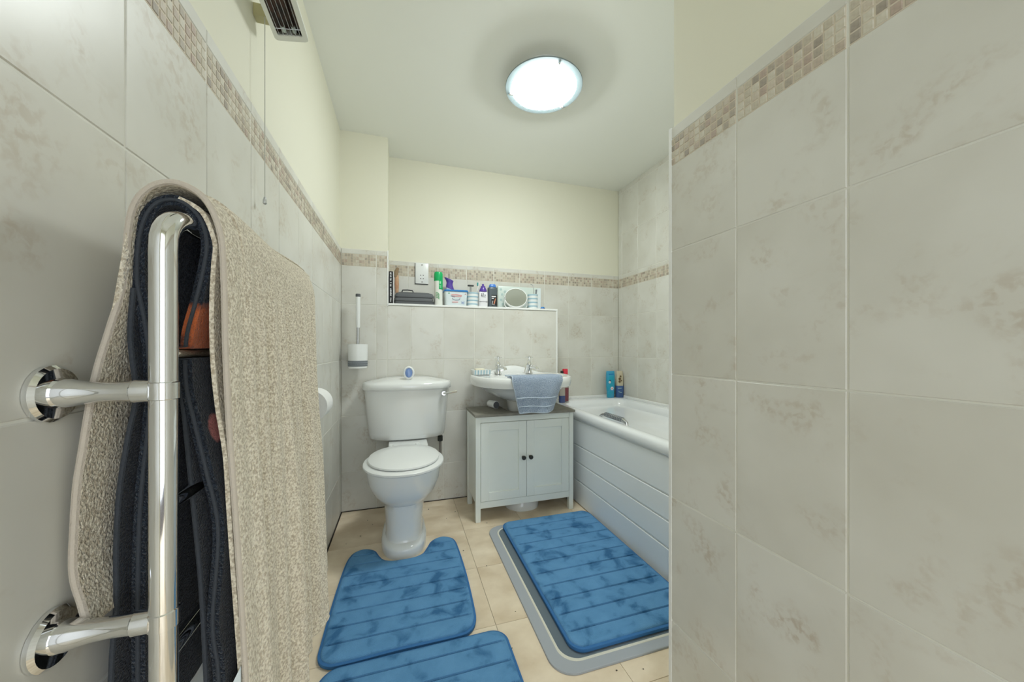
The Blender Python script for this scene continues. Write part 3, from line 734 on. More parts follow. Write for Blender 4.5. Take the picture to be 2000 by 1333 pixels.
# ---------------------------------------------------------------- under-sink cabinet
KX0, KX1, KY0, KY1, KT = .39, .993, 1.945, 2.225, .606
t = thing('sink_cabinet', ((KX0 + KX1) / 2, (KY0 + KY1) / 2, 0), 'white two door under sink cabinet with grey top', 'cabinet')
PS = .028
for x in (KX0, KX1 - PS):
    for y in (KY0, KY1 - PS):
        MB().box(x, x + PS, y, y + PS, 0, KT - .014, .0015, 1).build('leg', 'cabinet_paint', t)
for x in (KX0 + .004, KX1 - .018):
    MB().box(x, x + .014, KY0 + PS, KY1 - PS, .10, KT - .014).build('side_panel', 'cabinet_paint', t)
MB().box(KX0 + PS, KX1 - PS, KY0 + .003, KY0 + .018, .075, .112, .001, 1).build('bottom_rail', 'cabinet_paint', t)
MB().box(KX0 + PS, KX1 - PS, KY0 + .003, KY0 + .018, KT - .048, KT - .014, .001, 1).build('top_rail', 'cabinet_paint', t)
MB().prism([(KX0 + .02, KY0 + .022), (KX1 - .02, KY0 + .022), (KX1 - .02, KY1), (WX + .13, KY1), (WX + .13, 1.985), (WX - .13, 1.985), (WX - .13, KY1), (KX0 + .02, KY1)], .10, .112).build('bottom_shelf', 'cabinet_paint', t, smooth=0)
MB().prism([(KX0 - .006, KY0 - .012), (KX1 + .006, KY0 - .012), (KX1 + .006, KY1 + .004), (WX + .115, KY1 + .004), (WX + .115, 2.03), (WX + .09, 1.985), (WX - .09, 1.985), (WX - .115, 2.03), (WX - .115, KY1 + .004), (KX0 - .006, KY1 + .004)], KT - .014, KT).build('worktop', 'worktop', t, smooth=0)
xm = (KX0 + KX1) / 2
for (x0, x1, kx) in ((KX0 + PS + .002, xm - .001, xm - .022), (xm + .001, KX1 - PS - .002, xm + .022)):
    z0, z1 = .114, KT - .050; fw = .046
    y0, y1 = KY0 + .001, KY0 + .018
    mb = MB(); mb.box(x0, x0 + fw, y0, y1, z0, z1, .001, 1); mb.box(x1 - fw, x1, y0, y1, z0, z1, .001, 1)
    mb.box(x0 + fw, x1 - fw, y0, y1, z0, z0 + fw, .001, 1); mb.box(x0 + fw, x1 - fw, y0, y1, z1 - fw, z1, .001, 1)
    dr = mb.build('door', 'cabinet_paint', t)
    MB().box(x0 + fw, x1 - fw, y0 + .009, y1 - .001, z0 + fw, z1 - fw).build('panel', 'cabinet_paint', dr, smooth=0)
    MB().lathe([(.0085, KY0 + .001), (.006, KY0 - .004), (.006, KY0 - .009), (.0125, KY0 - .014), (.0125, KY0 - .019), (.008, KY0 - .023)], (kx, 0, .345), 'y', 20).build('knob', 'dark_metal', dr)
# bits of pipework in the corner beside the cabinet
t = thing('pipe_bracket', (1.02, 2.06, 0), 'short grey pipe ends on the floor between cabinet and bath panel', 'pipe')
MB().tube([(1.022, 2.03, .012), (1.022, 2.20, .012), (1.022, 2.305, .014)], .011, 12).build('pipe', 'pipe_grey', t)
MB().lathe([(.014, 2.03), (.016, 2.034), (.016, 2.055), (.013, 2.06)], (1.022, 0, .0162), 'y', 10).build('nut', 'dark_metal', t)

# small tube lying on the cabinet top
t = thing('cream_tube', (.555, 2.13, KT), 'small white tube lying on its side on the cabinet top', 'tube')
tx0 = Vector((.535, 2.15, KT + .024)); dv = Vector((.28, -.96, 0)).normalized()
MB().tube([tx0 - dv * .03, tx0 - dv * .028, tx0 + dv * .045, tx0 + dv * .05], [.012, .022, .0235, .0225], 24).build('tube_body', 'plastic_white', t)
MB().tube([tx0 + dv * .0495, tx0 + dv * .052], .0205, 24).build('tube_end', 'grey_case', t)

# ---------------------------------------------------------------- blue hand towel over the basin
t = thing('hand_towel', (.69, 1.80, .64), 'pale blue hand towel hanging over the washbasin rim', 'towel')
def yf(x):
    u = min(1, abs(x - WX) / .309); c_ = u ** (1 / .80); s_ = math.sqrt(max(0, 1 - c_ * c_)); return 2.13 - .33 * s_ ** .95
rows = []; nx = 26
for i in range(nx + 1):
    s = i / nx
    row = []
    xt = .565 + .285 * s
    path = [(.13, .822), (.06, .824), (.02, .826), (-.008, .822), (-.018, .80), (-.022, .77), (-.024, .73), (-.022, .69), (-.020, .655), (-.020, .630)]
    P = smooth_line([(0, a, b) for a, b in path], 4)
    for j, p in enumerate(P):
        tj = j / (len(P) - 1); hang = max(0, (tj - .45) / .55)
        x = xt + hang * (.035 * (1 - s) - .055 * s) + .003 * sin(9 * tj + 4 * s)
        y = yf(xt) + p.y - hang * .012 * sin(s * 9 + 1) * (.4 + s)
        z = p.z + hang * .008 * s + .004 * sin(s * 7) * tj
        row.append((x, y, z))
    rows.append(row)
mb = MB(); sheet(mb, rows, .009); mb.build('cloth', 'blue_terry', t, smooth=60)
for j in (26, 31):
    MB().tube([(r[j][0], r[j][1] - .005, r[j][2]) for r in rows], .0024, 8).build('woven_band', 'blue_hem', t)
MB().tube([r[-1] for r in rows], .005, 8).build('hem', 'blue_hem', t)
MB().tube(edge_line(rows, 0), .0048, 8).build('hem', 'blue_hem', t)
# under layer peeping out at the left
rows2 = []
for i in range(6):
    xt = .556 + .03 * i / 5; row = []
    for j, (a, b) in enumerate([(.05, .817), (.0, .815), (-.010, .80), (-.012, .77), (-.012, .74), (-.012, .71)]):
        row.append((xt + .006 * j, yf(xt) + a + .004, b))
    rows2.append(row)
mb = MB(); sheet(mb, rows2, .005); mb.build('under_fold', 'blue_terry', t, smooth=60)

# ---------------------------------------------------------------- bath
t = thing('bathtub', (1.38, 1.68, 0), 'white acrylic bathtub with rolled rim along the tiled wall', 'bathtub')
bx0, bx1, by0, by1 = 1.043, XB - .001, YC + .006, YB - .001
def br(il, ir, i0, i1, r, z): return [(x, y, z) for x, y in rrect(bx0 + il, bx1 - ir, by0 + i0, by1 - i1, r, 8)]
MB().loft([br(.022, .004, 0.004, .004, .01, .5315), br(.004, .001, .001, .001, .012, .533), br(0, 0, 0, 0, .014, .545), br(0, 0, 0, 0, .014, .566), br(.008, .004, .004, .004, .018, .578), br(.022, .01, .01, .01, .02, .5835),
           br(.055, .05, .08, .105, .06, .583), br(.070, .062, .10, .125, .08, .574), br(.085, .07, .11, .14, .09, .545), br(.11, .10, .15, .19, .10, .34), br(.15, .14, .22, .25, .11, .22), br(.22, .21, .32, .34, .10, .19)], True, True).build('shell', 'acrylic', t, smooth=50)
for bxx, h in (((bx1 - .010), .0), ):
    MB().box(bxx, bx1, by0, by1, .58, .60, .003, 1).box(bx0 + .01, bx1, by1 - .010, by1, .58, .60, .003, 1).build('tile_seal', 'trim_white', t)
gz = .566
gr = MB().tube([(1.118, 1.86, .566), (1.128, 1.84, .584), (1.132, 1.80, .592), (1.132, 1.72, .594), (1.132, 1.64, .592), (1.128, 1.60, .584), (1.118, 1.58, .566)], [.006, .009, .012, .012, .012, .009, .006], 14).build('grip_handle', 'brushed', t)
for k in range(11):
    y = 1.64 + k * .016
    MB().lathe([(.0125, y), (.0138, y + .003), (.0138, y + .006), (.0125, y + .009)], (1.132, 0, .593), 'y', 14).build('grip_rib', 'grey_band', gr)
tp_ = MB().box(1.058, 1.066, by0, by1, .002, .528).build('side_panel', 'board', t, smooth=0)
zz = [.004, .149, .263, .370, .5295]
for k in range(4):
    MB().box(1.052, 1.068, by0, by1, zz[k] + .0005, zz[k + 1] - .005, .0035, 1).build('panel_board', 'board', tp_)

# bottles on the bath
def squeeze(name, loc, parts, label, cat, group=None, rz=0):
    x, y, z = loc; o = thing(name, loc, label, cat, group)
    return o
DK = .584
x, y = 1.592, 2.475
t = thing('shampoo_bottle', (x, y, DK), 'turquoise blue shampoo bottle standing on its cap on the bath corner', 'bottle')
def sr(a, b, z, cx, cy, pw=.6, n=28): return [(cx + a * math.copysign(abs(cos(2 * pi * k / n)) ** pw, cos(2 * pi * k / n)), cy + b * math.copysign(abs(sin(2 * pi * k / n)) ** pw, sin(2 * pi * k / n)), z) for k in range(n)]
MB().loft([sr(.026, .018, DK, x, y), sr(.028, .02, DK + .004, x, y), sr(.029, .02, DK + .05, x, y), sr(.0285, .02, DK + .052, x, y)]).build('cap', 'turquoise', t, smooth=50)
MB().loft([sr(.030, .021, DK + .0525, x, y), sr(.034, .022, DK + .10, x, y), sr(.036, .018, DK + .18, x, y), sr(.036, .008, DK + .208, x, y), sr(.036, .004, DK + .213, x, y)]).build('bottle_body', 'turquoise', t, smooth=50)
MB().lathe([(.0135, y - .0225), (.0135, y - .0205)], (x + .002, 0, DK + .075), 'y', 24).build('round_label', 'label_white', t)
MB().lathe([(.006, y - .0235), (.006, y - .0222)], (x + .002, 0, DK + .075), 'y', 16).build('label_mark', 'mark_red', t)
MB().lathe([(.010, y - .0225), (.010, y - .0195)], (x - .019, 0, DK + .125), 'y', 16).build('flower_mark', 'tub_white', t)
MB().tube([(x - .020, y - .0205, DK + .142), (x - .010, y - .0215, DK + .134)], .0045, 8).build('leaf_mark', 'mark_blue', t)
for dz, wd, m in ((.185, .024, 'blue_lid'), (.172, .018, 'blue_lid'), (.108, .012, 'stripe_blue')):
    MB().box(x - wd, x + wd * .9, y - .0205 + (.004 if dz > .15 else 0), y - .014, DK + dz, DK + dz + .006).build('print_line', m, t, smooth=0)
x, y = 1.672, 2.468
t = thing('conditioner_bottle', (x, y, DK), 'cream bottle with blue lower half beside the turquoise shampoo', 'bottle')
MB().loft([sr(.028, .019, DK, x, y), sr(.031, .021, DK + .004, x, y), sr(.032, .021, DK + .092, x, y), sr(.031, .020, DK + .094, x, y)]).build('blue_half', 'blue_label', t, smooth=50)
MB().loft([sr(.028, .019, DK + .0945, x, y), sr(.030, .019, DK + .12, x, y), sr(.029, .016, DK + .18, x, y), sr(.027, .006, DK + .208, x, y), sr(.027, .004, DK + .212, x, y)]).build('cream_half', 'cream_plastic', t, smooth=50)
for (dx, dz, rr_, m) in ((-.010, .15, .010, 'brown_mark'), (-.003, .17, .007, 'brown_mark'), (-.012, .128, .009, 'brown_mark'), (.004, .135, .006, 'brown_mark')):
    MB().lathe([(rr_, y - .0215), (rr_, y - .010)], (x + dx, 0, DK + dz), 'y', 14).lathe([(rr_ * .55, y - .0222), (rr_ * .55, y - .0210)], (x + dx, 0, DK + dz), 'y', 14).build('nut_mark', m, t)
MB().box(x - .028, x + .006, y - .0225, y - .019, DK + .072, DK + .078).build('print_line', 'stripe_blue', t, smooth=0)
MB().tube([(x - .022, y - .0215, DK + .05), (x - .010, y - .0222, DK + .042), (x + .006, y - .0222, DK + .040)], .003, 6).build('swoosh_mark', 'stripe_blue', t)
x, y = 1.164, 2.415
t = thing('red_bottle', (x, y, DK), 'clear bottle of dark red liquid with a red cap behind the washbasin', 'bottle')
MB().loft([sr(.024, .016, DK, x, y), sr(.026, .018, DK + .003, x, y), sr(.027, .018, DK + .10, x, y)]).build('red_liquid', 'wine', t, smooth=50)
MB().loft([sr(.027, .018, DK + .1005, x, y), sr(.0265, .018, DK + .14, x, y), sr(.018, .014, DK + .175, x, y), sr(.014, .012, DK + .198, x, y)]).build('clear_neck', 'clear_plastic', t, smooth=50)
MB().loft([sr(.0175, .0165, DK + .1985, x, y), sr(.0185, .0175, DK + .201, x, y), sr(.0185, .0175, DK + .236, x, y), sr(.016, .015, DK + .241, x, y)]).build('cap', 'red_cap', t, smooth=50)
x, y = 1.108, 2.35
t = thing('navy_bottle', (x, y, DK), 'clear bottle with navy base partly hidden behind the washbasin', 'bottle')
MB().loft([sr(.021, .016, DK, x, y), sr(.022, .017, DK + .003, x, y), sr(.022, .017, DK + .05, x, y)]).build('navy_base', 'navy_liquid', t, smooth=50)
MB().loft([sr(.022, .017, DK + .0505, x, y), sr(.021, .016, DK + .17, x, y), sr(.012, .012, DK + .20, x, y)]).build('clear_body', 'clear_plastic', t, smooth=50)
MB().lathe([(.011, DK + .2005), (.011, DK + .228), (.009, DK + .231)], (x, y, 0), n=16).build('cap', 'black', t)

# ---------------------------------------------------------------- mats
def offset(pts, d):
    n = len(pts); out = []
    for i in range(n):
        a = Vector(pts[i - 1]); b = Vector(pts[(i + 1) % n]); tg = (b - a).normalized(); nn = Vector((-tg.y, tg.x))
        out.append((pts[i][0] + nn.x * d, pts[i][1] + nn.y * d))
    return out
def area(p): return sum(p[i - 1][0] * p[i][1] - p[i][0] * p[i - 1][1] for i in range(len(p)))
def foam_mat(name, pts, z0, th, grooves, label, axis=1):
    if area(pts) < 0: pts = pts[::-1]
    cx = sum(p[0] for p in pts) / len(pts); cy = sum(p[1] for p in pts) / len(pts)
    t = thing(name, (cx, cy, z0), label, 'bath mat')
    def z(p, h): return [(x, y, z0 + h) for x, y in p]
    o1 = offset(pts, .003); o2 = offset(pts, .010); o3 = offset(pts, .016); o4 = offset(pts, .026)
    MB().loft([z(o1, 0), z(pts, .003), z(pts, th * .55), z(o1, th * .62), z(o2, th * .62), z(o3, th * .62)], True, False).build('border', 'plush_edge', t, smooth=50)
    mb = MB(); mb.loft([z(offset(pts, .008), th * .60), z(offset(pts, .009), th * .78), z(o3, th * .94), z(o4, th)], False, True)
    bm = bmesh.new(); vv = [bm.verts.new(v) for v in mb.v]
    for f in mb.f: bm.faces.new([vv[i] for i in f])
    bm.normal_update()
    bmesh.ops.triangulate(bm, ngon_method='EAR_CLIP', faces=[f for f in bm.faces if len(f.verts) > 4])
    lo = min(p[axis] for p in pts); hi = max(p[axis] for p in pts)
    no = (0, 1, 0) if axis == 1 else (1, 0, 0)
    cuts = []
    for g in grooves: cuts += [g - .0045, g, g + .0045]
    for a, b in zip([lo] + grooves, grooves + [hi]): cuts += [a + (b - a) * .3, (a + b) / 2, a + (b - a) * .7]
    for g in cuts:
        co = (0, g, 0) if axis == 1 else (g, 0, 0)
        bmesh.ops.bisect_plane(bm, geom=bm.verts[:] + bm.edges[:] + bm.faces[:], plane_co=co, plane_no=no, dist=1e-5)
    for k in range(1, 14):
        x = min(p[1 - axis] for p in pts) + k / 14 * (max(p[1 - axis] for p in pts) - min(p[1 - axis] for p in pts))
        bmesh.ops.bisect_plane(bm, geom=bm.verts[:] + bm.edges[:] + bm.faces[:], plane_co=(x, 0, 0) if axis == 1 else (0, x, 0), plane_no=(1, 0, 0) if axis == 1 else (0, 1, 0), dist=1e-5)
    for v in bm.verts:
        if v.co.z > z0 + th * .97:
            d = min(abs(v.co[axis] - g) for g in grooves)
            if d < .002: v.co.z -= .010
            elif d < .006: v.co.z -= .0012
            else: v.co.z += .0015 * sin(v.co.x * 31 + v.co.y * 17)
    bm.verts.index_update(); m2 = MB(); m2.add([v.co[:] for v in bm.verts], [[v.index for v in f.verts] for f in bm.faces]); bm.free()
    m2.build('plush_top', 'plush_blue', t, smooth=50)
    return t
key = [(-.246, 1.70), (-.232, 1.785), (-.205, 1.822), (-.165, 1.828), (-.126, 1.800), (-.103, 1.748), (-.082, 1.713), (-.045, 1.695), (.006, 1.691), (.055, 1.695), (.090, 1.713), (.110, 1.750), (.136, 1.806), (.176, 1.834), (.215, 1.828), (.248, 1.79), (.258, 1.70), (.262, 1.50), (.256, 1.30), (.248, 1.235), (.222, 1.196), (.175, 1.184), (.0, 1.186), (-.170, 1.182), (-.222, 1.19), (-.252, 1.225), (-.256, 1.29), (-.254, 1.50)]
cl_ = [Vector((*k, 0)) for k in key]; pts = []
for i in range(len(cl_)):
    p0, p1, p2, p3 = cl_[i - 1], cl_[i], cl_[(i + 1) % len(cl_)], cl_[(i + 2) % len(cl_)]
    for k in range(6):
        q = k / 6; v = .5 * ((2 * p1) + (-p0 + p2) * q + (2 * p0 - 5 * p1 + 4 * p2 - p3) * q * q + (-p0 + 3 * p1 - 3 * p2 + p3) * q ** 3); pts.append((v.x, v.y))
foam_mat('contour_mat', pts, .0005, .022, [1.262, 1.334, 1.406, 1.478, 1.55, 1.622, 1.694, 1.766], 'blue quilted pedestal mat cut out around the toilet base')
foam_mat('bath_mat', rrect(-.24, .335, .76, 1.178, .055, 10), .0005, .022, [.84, .92, 1.0, 1.08, 1.125], 'small blue quilted bath mat lying below the toilet pedestal mat') if False else foam_mat('bath_mat', rrect(-.235, .335, .74, 1.176, .055, 10), .0005, .022, [.815, .89, .965, 1.04, 1.115], 'blue quilted mat behind the straight edge of the pedestal mat')
foam_mat('bath_mat', rrect(.512, 1.036, 1.0, 1.862, .05, 10), .0105, .024, [1.07 + .078 * k for k in range(10)], 'large blue quilted mat lying on the grey rubber mat beside the bath')
t = thing('rubber_mat', (.74, 1.40, 0), 'grey rubber mat with pale inner line under the large blue mat', 'rubber mat')
o_ = rrect(.434, 1.040, .950, 1.872, .075, 10); i_ = rrect(.478, 1.03, .990, 1.835, .06, 10)
MB().loft([R(o_, .0005), R(offset(o_, .0005), .006), R(offset(o_, .003), .0075), R(rrect(.472, 1.035, .984, 1.841, .062, 10), .0075)]).build('border', 'rubber_grey', t)
MB().loft([R(rrect(.472, 1.035, .984, 1.841, .062, 10), .0076), R(rrect(.473, 1.034, .985, 1.840, .062, 10), .0088), R(rrect(.480, 1.028, .992, 1.833, .06, 10), .0088)]).build('inner_line', 'rubber_line', t)
MB().loft([R(rrect(.480, 1.028, .992, 1.833, .06, 10), .0088), R(rrect(.481, 1.027, .993, 1.832, .06, 10), .0098)]).build('centre_pad', 'rubber_dark', t)

# ---------------------------------------------------------------- shelf things
SZ = 1.2585
# shaver socket
t = thing('shaver_socket', (.128, YB, 1.43), 'white shaver socket plate on the recess tiles above the grey bag', 'socket')
MB().box(.084, .172, YB - .010, YB + .002, 1.428, 1.572, .003, 2).build('plate', 'plastic_white', t)
for x, z in ((.119, 1.487), (.137, 1.487), (.119, 1.463), (.137, 1.463)):
    MB().lathe([(.0035, YB - .0106), (.0035, YB - .009)], (x, 0, z), 'y', 10).build('socket_hole', 'text_dark', t)
for z in (1.558, 1.440):
    MB().lathe([(.0035, YB - .0112), (.0035, YB - .009)], (.128, 0, z), 'y', 10).build('screw', 'dark_metal', t)
MB().box(.080, .170, YB - .004, YB + .002, 1.4235, 1.570).build('plate_shadow', 'grey_case', t, smooth=0)  # grey sheet standing in for the socket's shadow, left and below
# book
t = thing('book', (-.066, 2.42, SZ), 'black spined book standing upright at the end of the shelf', 'book')
MB().box(-.0835, -.0580, 2.345, 2.50, SZ, SZ + .205, .002, 1).build('cover', 'black', t)
MB().box(-.0575, -.0535, 2.348, 2.50, SZ + .002, SZ + .203).build('pages', 'label_white', t, smooth=0)
zc = SZ + .012
for hgt, gap, wd in ((.028, .010, .006), (.050, .010, .009), (.016, .004, .010), (.012, .005, .009), (.016, .004, .010), (.014, .004, .009), (.018, .0, .010)):
    for q in range(max(1, int(hgt / .007))):
        zq = zc + q * .007
        MB().box(-.071 - wd / 2, -.071 + wd / 2 * (.5 + .5 * random.random()), 2.3438, 2.3455, zq, zq + .0052).build('spine_mark', 'label_white', t, smooth=0)
    zc += hgt + gap
# wooden brush
t = thing('wooden_brush', (-.035, 2.44, SZ), 'wooden handled bath brush leaning behind the grey toiletry bag', 'brush')
MB().tube([(-.034, 2.455, SZ), (-.036, 2.45, SZ + .07), (-.037, 2.448, SZ + .14), (-.037, 2.448, SZ + .20)], [.008, .009, .014, .012], 14).build('handle', 'wood', t)
MB().tube([(-.043, 2.446, SZ + .19), (-.040, 2.446, SZ + .225), (-.030, 2.446, SZ + .25)], [.012, .013, .008], 12).build('bristles', 'bristle', t)
# toiletry bag
t = thing('toiletry_bag', (.072, 2.39, SZ), 'dark grey zipped toiletry bag lying on the shelf', 'bag')
def bagr(k0, z): return [(x, y, z) for x, y in rrect(-.050 + k0, .197 - k0, 2.335 + k0 * .7, 2.46 - k0 * .4, .018, 5)]
MB().loft([bagr(.004, SZ), bagr(0, SZ + .006), bagr(0, SZ + .036), bagr(.003, SZ + .041)]).build('lower_half', 'grey_case', t, smooth=50)
MB().loft([bagr(.007, SZ + .041), bagr(.007, SZ + .046)]).build('zip', 'grey_case_dark', t, smooth=50)
MB().loft([bagr(.003, SZ + .046), bagr(.002, SZ + .056), bagr(.010, SZ + .072), bagr(.03, SZ + .080)]).build('upper_half', 'grey_case', t, smooth=50)
MB().loft([bagr(.0, SZ + .018), bagr(-.0015, SZ + .019), bagr(-.0015, SZ + .022), bagr(.0, SZ + .023)]).build('piping', 'grey_case_dark', t, smooth=50)
MB().tube([(-.005, 2.36, SZ + .078), (.0, 2.36, SZ + .092), (.03, 2.36, SZ + .094), (.06, 2.36, SZ + .091), (.065, 2.36, SZ + .080)], .004, 8).build('carry_strap', 'grey_case_dark', t)
MB().tube([(.185, 2.332, SZ + .043), (.190, 2.330, SZ + .03), (.187, 2.330, SZ + .02)], .0025, 6).build('zip_pull', 'brushed', t)
# spray can
x, y = .224, 2.36
t = thing('spray_can', (x, y, SZ), 'tall white spray can with bright green trigger cap', 'spray can')
MB().lathe([(.024, SZ), (.027, SZ + .003), (.027, SZ + .170), (.024, SZ + .178)], (x, y, 0), n=32).build('can_body', 'can_white', t)
cp = MB(); 
cp.lathe([(.0275, SZ + .160), (.0285, SZ + .163), (.0285, SZ + .208), (.024, SZ + .219)], (x, y, 0), n=32)
cp.loft([[(x + r_ * cos(radians(a)), y + r_ * sin(radians(a)), z) for a in range(-88, 3, 6)] + [(x + (r_ - .002) * cos(radians(a)), y + (r_ - .002) * sin(radians(a)), z) for a in range(2, -89, -6)] for r_, z in ((.0285, SZ + .105), (.0287, SZ + .165))])
cp.build('green_cap', 'green_plastic', t, smooth=50)
MB().box(x + .004, x + .014, y - .0300, y - .0255, SZ + .140, SZ + .156).build('logo_mark', 'mark_lightgreen', t, smooth=0)
for k in range(3): MB().box(x + .003 + .002 * k, x + .016, y - .0295, y - .024, SZ + .128 - .007 * k, SZ + .1315 - .007 * k).build('print_line', 'mark_lightgreen', t, smooth=0)
for k in range(4): MB().tube([(x - .018, y - .0215, SZ + .085 - k * .010), (x - .004, y - .0275, SZ + .080 - k * .010), (x + .004, y - .0275, SZ + .070 - k * .010)], .0026, 6).build('leaf_mark', 'mark_green', t)
# hair dryer shaped purple dispenser
x, y = .314, 2.468
t = thing('purple_dispenser', (x, y, SZ), 'purple topped air freshener dispenser behind the white tub', 'air freshener')
MB().loft([sr(.032, .022, SZ, x, y, .8), sr(.031, .022, SZ + .10, x, y, .8)] + [[(px_, py_, SZ + .128 - (px_ - x) * .45) for px_, py_, _ in sr(.029, .02, 0, x, y, .8)]]).build('lilac_body', 'lilac_body', t, smooth=50)
MB().loft([[(px_ + sh, py_, SZ + dz - (px_ - x) * tl) for px_, py_, _ in sr(a, .7 * a, 0, x, y, .8)] for a, dz, tl, sh in ((.0292, .1285, .45, 0), (.028, .14, .42, 0), (.021, .165, .4, -.003), (.023, .18, .4, -.005), (.031, .195, .4, -.008), (.030, .199, .4, -.008))]).build('purple_top', 'purple', t, smooth=50)
# white tub with blue lid
t = thing('plastic_tub', (.338, 2.36, SZ), 'white plastic tub with bright blue lid and printed front', 'tub')
def tubr(k, z): return R(rrect(.262 + k, .414 - k, 2.335 + k, 2.43 - k, .014, 5), z)
MB().loft([tubr(.008, SZ), tubr(.006, SZ + .004), tubr(.001, SZ + .095)]).build('tub_body', 'tub_white', t, smooth=50)
MB().loft([tubr(-.003, SZ + .0955), tubr(-.004, SZ + .099), tubr(-.004, SZ + .104), tubr(.0, SZ + .107)]).build('lid', 'blue_lid', t, smooth=50)
def onfront(pts, r_, m, nm): MB().tube([(a, 2.3395 - b * .04, SZ + b) for a, b in pts], r_, 6).build(nm, m, t)
onfront([(.338 + .024 * cos(radians(a)), .048 + .009 * sin(radians(a))) for a in range(-200, 21, 10)], .0013, 'mark_blue', 'logo_mark')
onfront([(.305, .072), (.34, .075), (.376, .070)], .003, 'mark_red', 'print_line'); onfront([(.312, .064), (.372, .063)], .0022, 'mark_red', 'print_line')
onfront([(.30, .064), (.33, .058)], .001, 'mark_blue', 'print_line')
onfront([(.312, .025), (.35, .026)], .003, 'mark_red', 'print_line')
onfront([(.372, .030), (.382, .024), (.392, .030)], .0022, 'mark_paleblue', 'print_mark'); onfront([(.372, .020), (.392, .018)], .0022, 'mark_paleblue', 'print_mark')
onfront([(.395, .082), (.404, .080)], .003, 'mark_red', 'print_mark'); onfront([(.285, .083), (.296, .083)], .003, 'mark_green', 'print_mark')
# striped cups
def cup(x, y, r, h, label, nst):
    t = thing('striped_cup', (x, y, SZ), label, 'cup', 'striped bathroom cups on the shelf')
    MB().lathe([(r * .86, SZ), (r * .92, SZ + .003), (r, SZ + h), (r - .003, SZ + h), (r * .88, SZ + .01)], (x, y, 0), n=36).build('cup_body', 'stripe_white', t)
    for k in range(nst):
        f0 = (k + .55) / nst
        z0 = SZ + h * f0; r0 = r * (.92 + .08 * f0) + .0006; dz = h / nst * .36
        MB().lathe([(r0 - .001, z0), (r0, z0 + .0005), (r0 + .0008, z0 + dz - .0005), (r0 - .001, z0 + dz)], (x, y, 0), n=36, cap0=False, cap1=False).build('stripe', 'stripe_blue', t)
    return t
cup(.452, 2.375, .040, .098, 'wide cup with pale blue bands holding a razor and toothbrush', 4)
cup(.890, 2.375, .036, .106, 'slim cup with pale blue bands holding small brushes beside the mirror', 4)
# razor and toothbrush in the cup
t = thing('razor', (.437, 2.372, SZ + .02), 'chrome safety razor standing in the wide striped cup', 'razor')
MB().tube([(.445, 2.375, SZ + .015), (.441, 2.372, SZ + .10), (.440, 2.371, SZ + .142)], [.006, .007, .0055], 12).build('handle', 'brushed', t)
MB().box(.420, .461, 2.362, 2.380, SZ + .140, SZ + .150, .003, 2).build('head', 'dark_metal', t)
t = thing('toothbrush', (.478, 2.38, SZ + .02), 'white toothbrush with teal bristles leaning in the wide striped cup', 'toothbrush')
MB().tube([(.462, 2.38, SZ + .015), (.480, 2.38, SZ + .09), (.494, 2.38, SZ + .14), (.500, 2.38, SZ + .172)], [.005, .005, .0035, .005], 10).build('handle', 'plastic_white', t)
MB().box(.486, .494, 2.374, 2.384, SZ + .148, SZ + .170, .001, 1).build('bristles', 'teal', t)
# white bottle with purple nozzle
x, y = .523, 2.36
t = thing('lotion_bottle', (x, y, SZ), 'white labelled bottle with pointed purple cap', 'bottle')
MB().loft([sr(.029, .02, SZ, x, y, .55), sr(.0305, .021, SZ + .003, x, y, .55), sr(.0305, .021, SZ + .10, x, y, .55), sr(.026, .019, SZ + .104, x, y, .6)]).build('bottle_body', 'label_white', t, smooth=50)
MB().lathe([(.026, SZ + .1045), (.0255, SZ + .115), (.019, SZ + .131), (.016, SZ + .133), (.016, SZ + .142), (.008, SZ + .145), (.007, SZ + .156), (.005, SZ + .159)], (x, y, 0), n=24).build('purple_cap', 'purple', t)
MB().box(x - .0295, x + .0295, y - .0217, y - .019, SZ + .0345, SZ + .037).build('print_line', 'text_dark', t, smooth=0)
for k, (a0, a1, b0, b1) in enumerate([(-.016, -.008, .086, .091), (-.017, -.009, .076, .082), (-.003, .002, .084, .092), (-.006, .000, .076, .081), (.006, .014, .078, .083), (-.016, .014, .068, .0705)]):
    MB().box(x + a0, x + a1, y - .0218, y - .019, SZ + b0, SZ + b1).build('letter_mark', 'text_dark', t, smooth=0)
# dark shower gel
x, y = .590, 2.362
t = thing('shower_gel', (x, y, SZ), 'smoky grey shower gel bottle with blue cap and dark label', 'bottle')
MB().loft([sr(.030, .019, SZ, x, y), sr(.0325, .021, SZ + .003, x, y), sr(.031, .02, SZ + .06, x, y), sr(.034, .021, SZ + .12, x, y), sr(.034, .021, SZ + .134, x, y), sr(.024, .017, SZ + .139, x, y)]).build('bottle_body', 'smoke_plastic', t, smooth=50)
MB().loft([sr(.025, .018, SZ + .1395, x, y), sr(.025, .018, SZ + .145, x, y), sr(.020, .015, SZ + .158, x, y), sr(.018, .013, SZ + .160, x, y)]).build('blue_cap', 'cap_blue', t, smooth=50)
lb = MB().box(x - .012, x + .028, y - .0222, y - .017, SZ + .012, SZ + .085).build('label', 'black', t, smooth=0)
MB().box(x - .011, x + .018, y - .0228, y - .0215, SZ + .070, SZ + .078).build('print_line', 'label_white', lb, smooth=0)
MB().box(x - .010, x + .004, y - .0228, y - .0215, SZ + .058, SZ + .064).build('print_line', 'label_white', lb, smooth=0)
MB().tube([(x + .016, y - .0225, SZ + .060), (x + .010, y - .0228, SZ + .040), (x + .006, y - .0226, SZ + .024)], [.002, .004, .005], 8).build('flash_mark', 'mark_orange', lb)
MB().tube([(x - .002, y - .0225, SZ + .045), (x - .008, y - .0225, SZ + .02), (x + .010, y - .0225, SZ + .018)], .002, 6).build('flash_mark', 'label_white', lb)
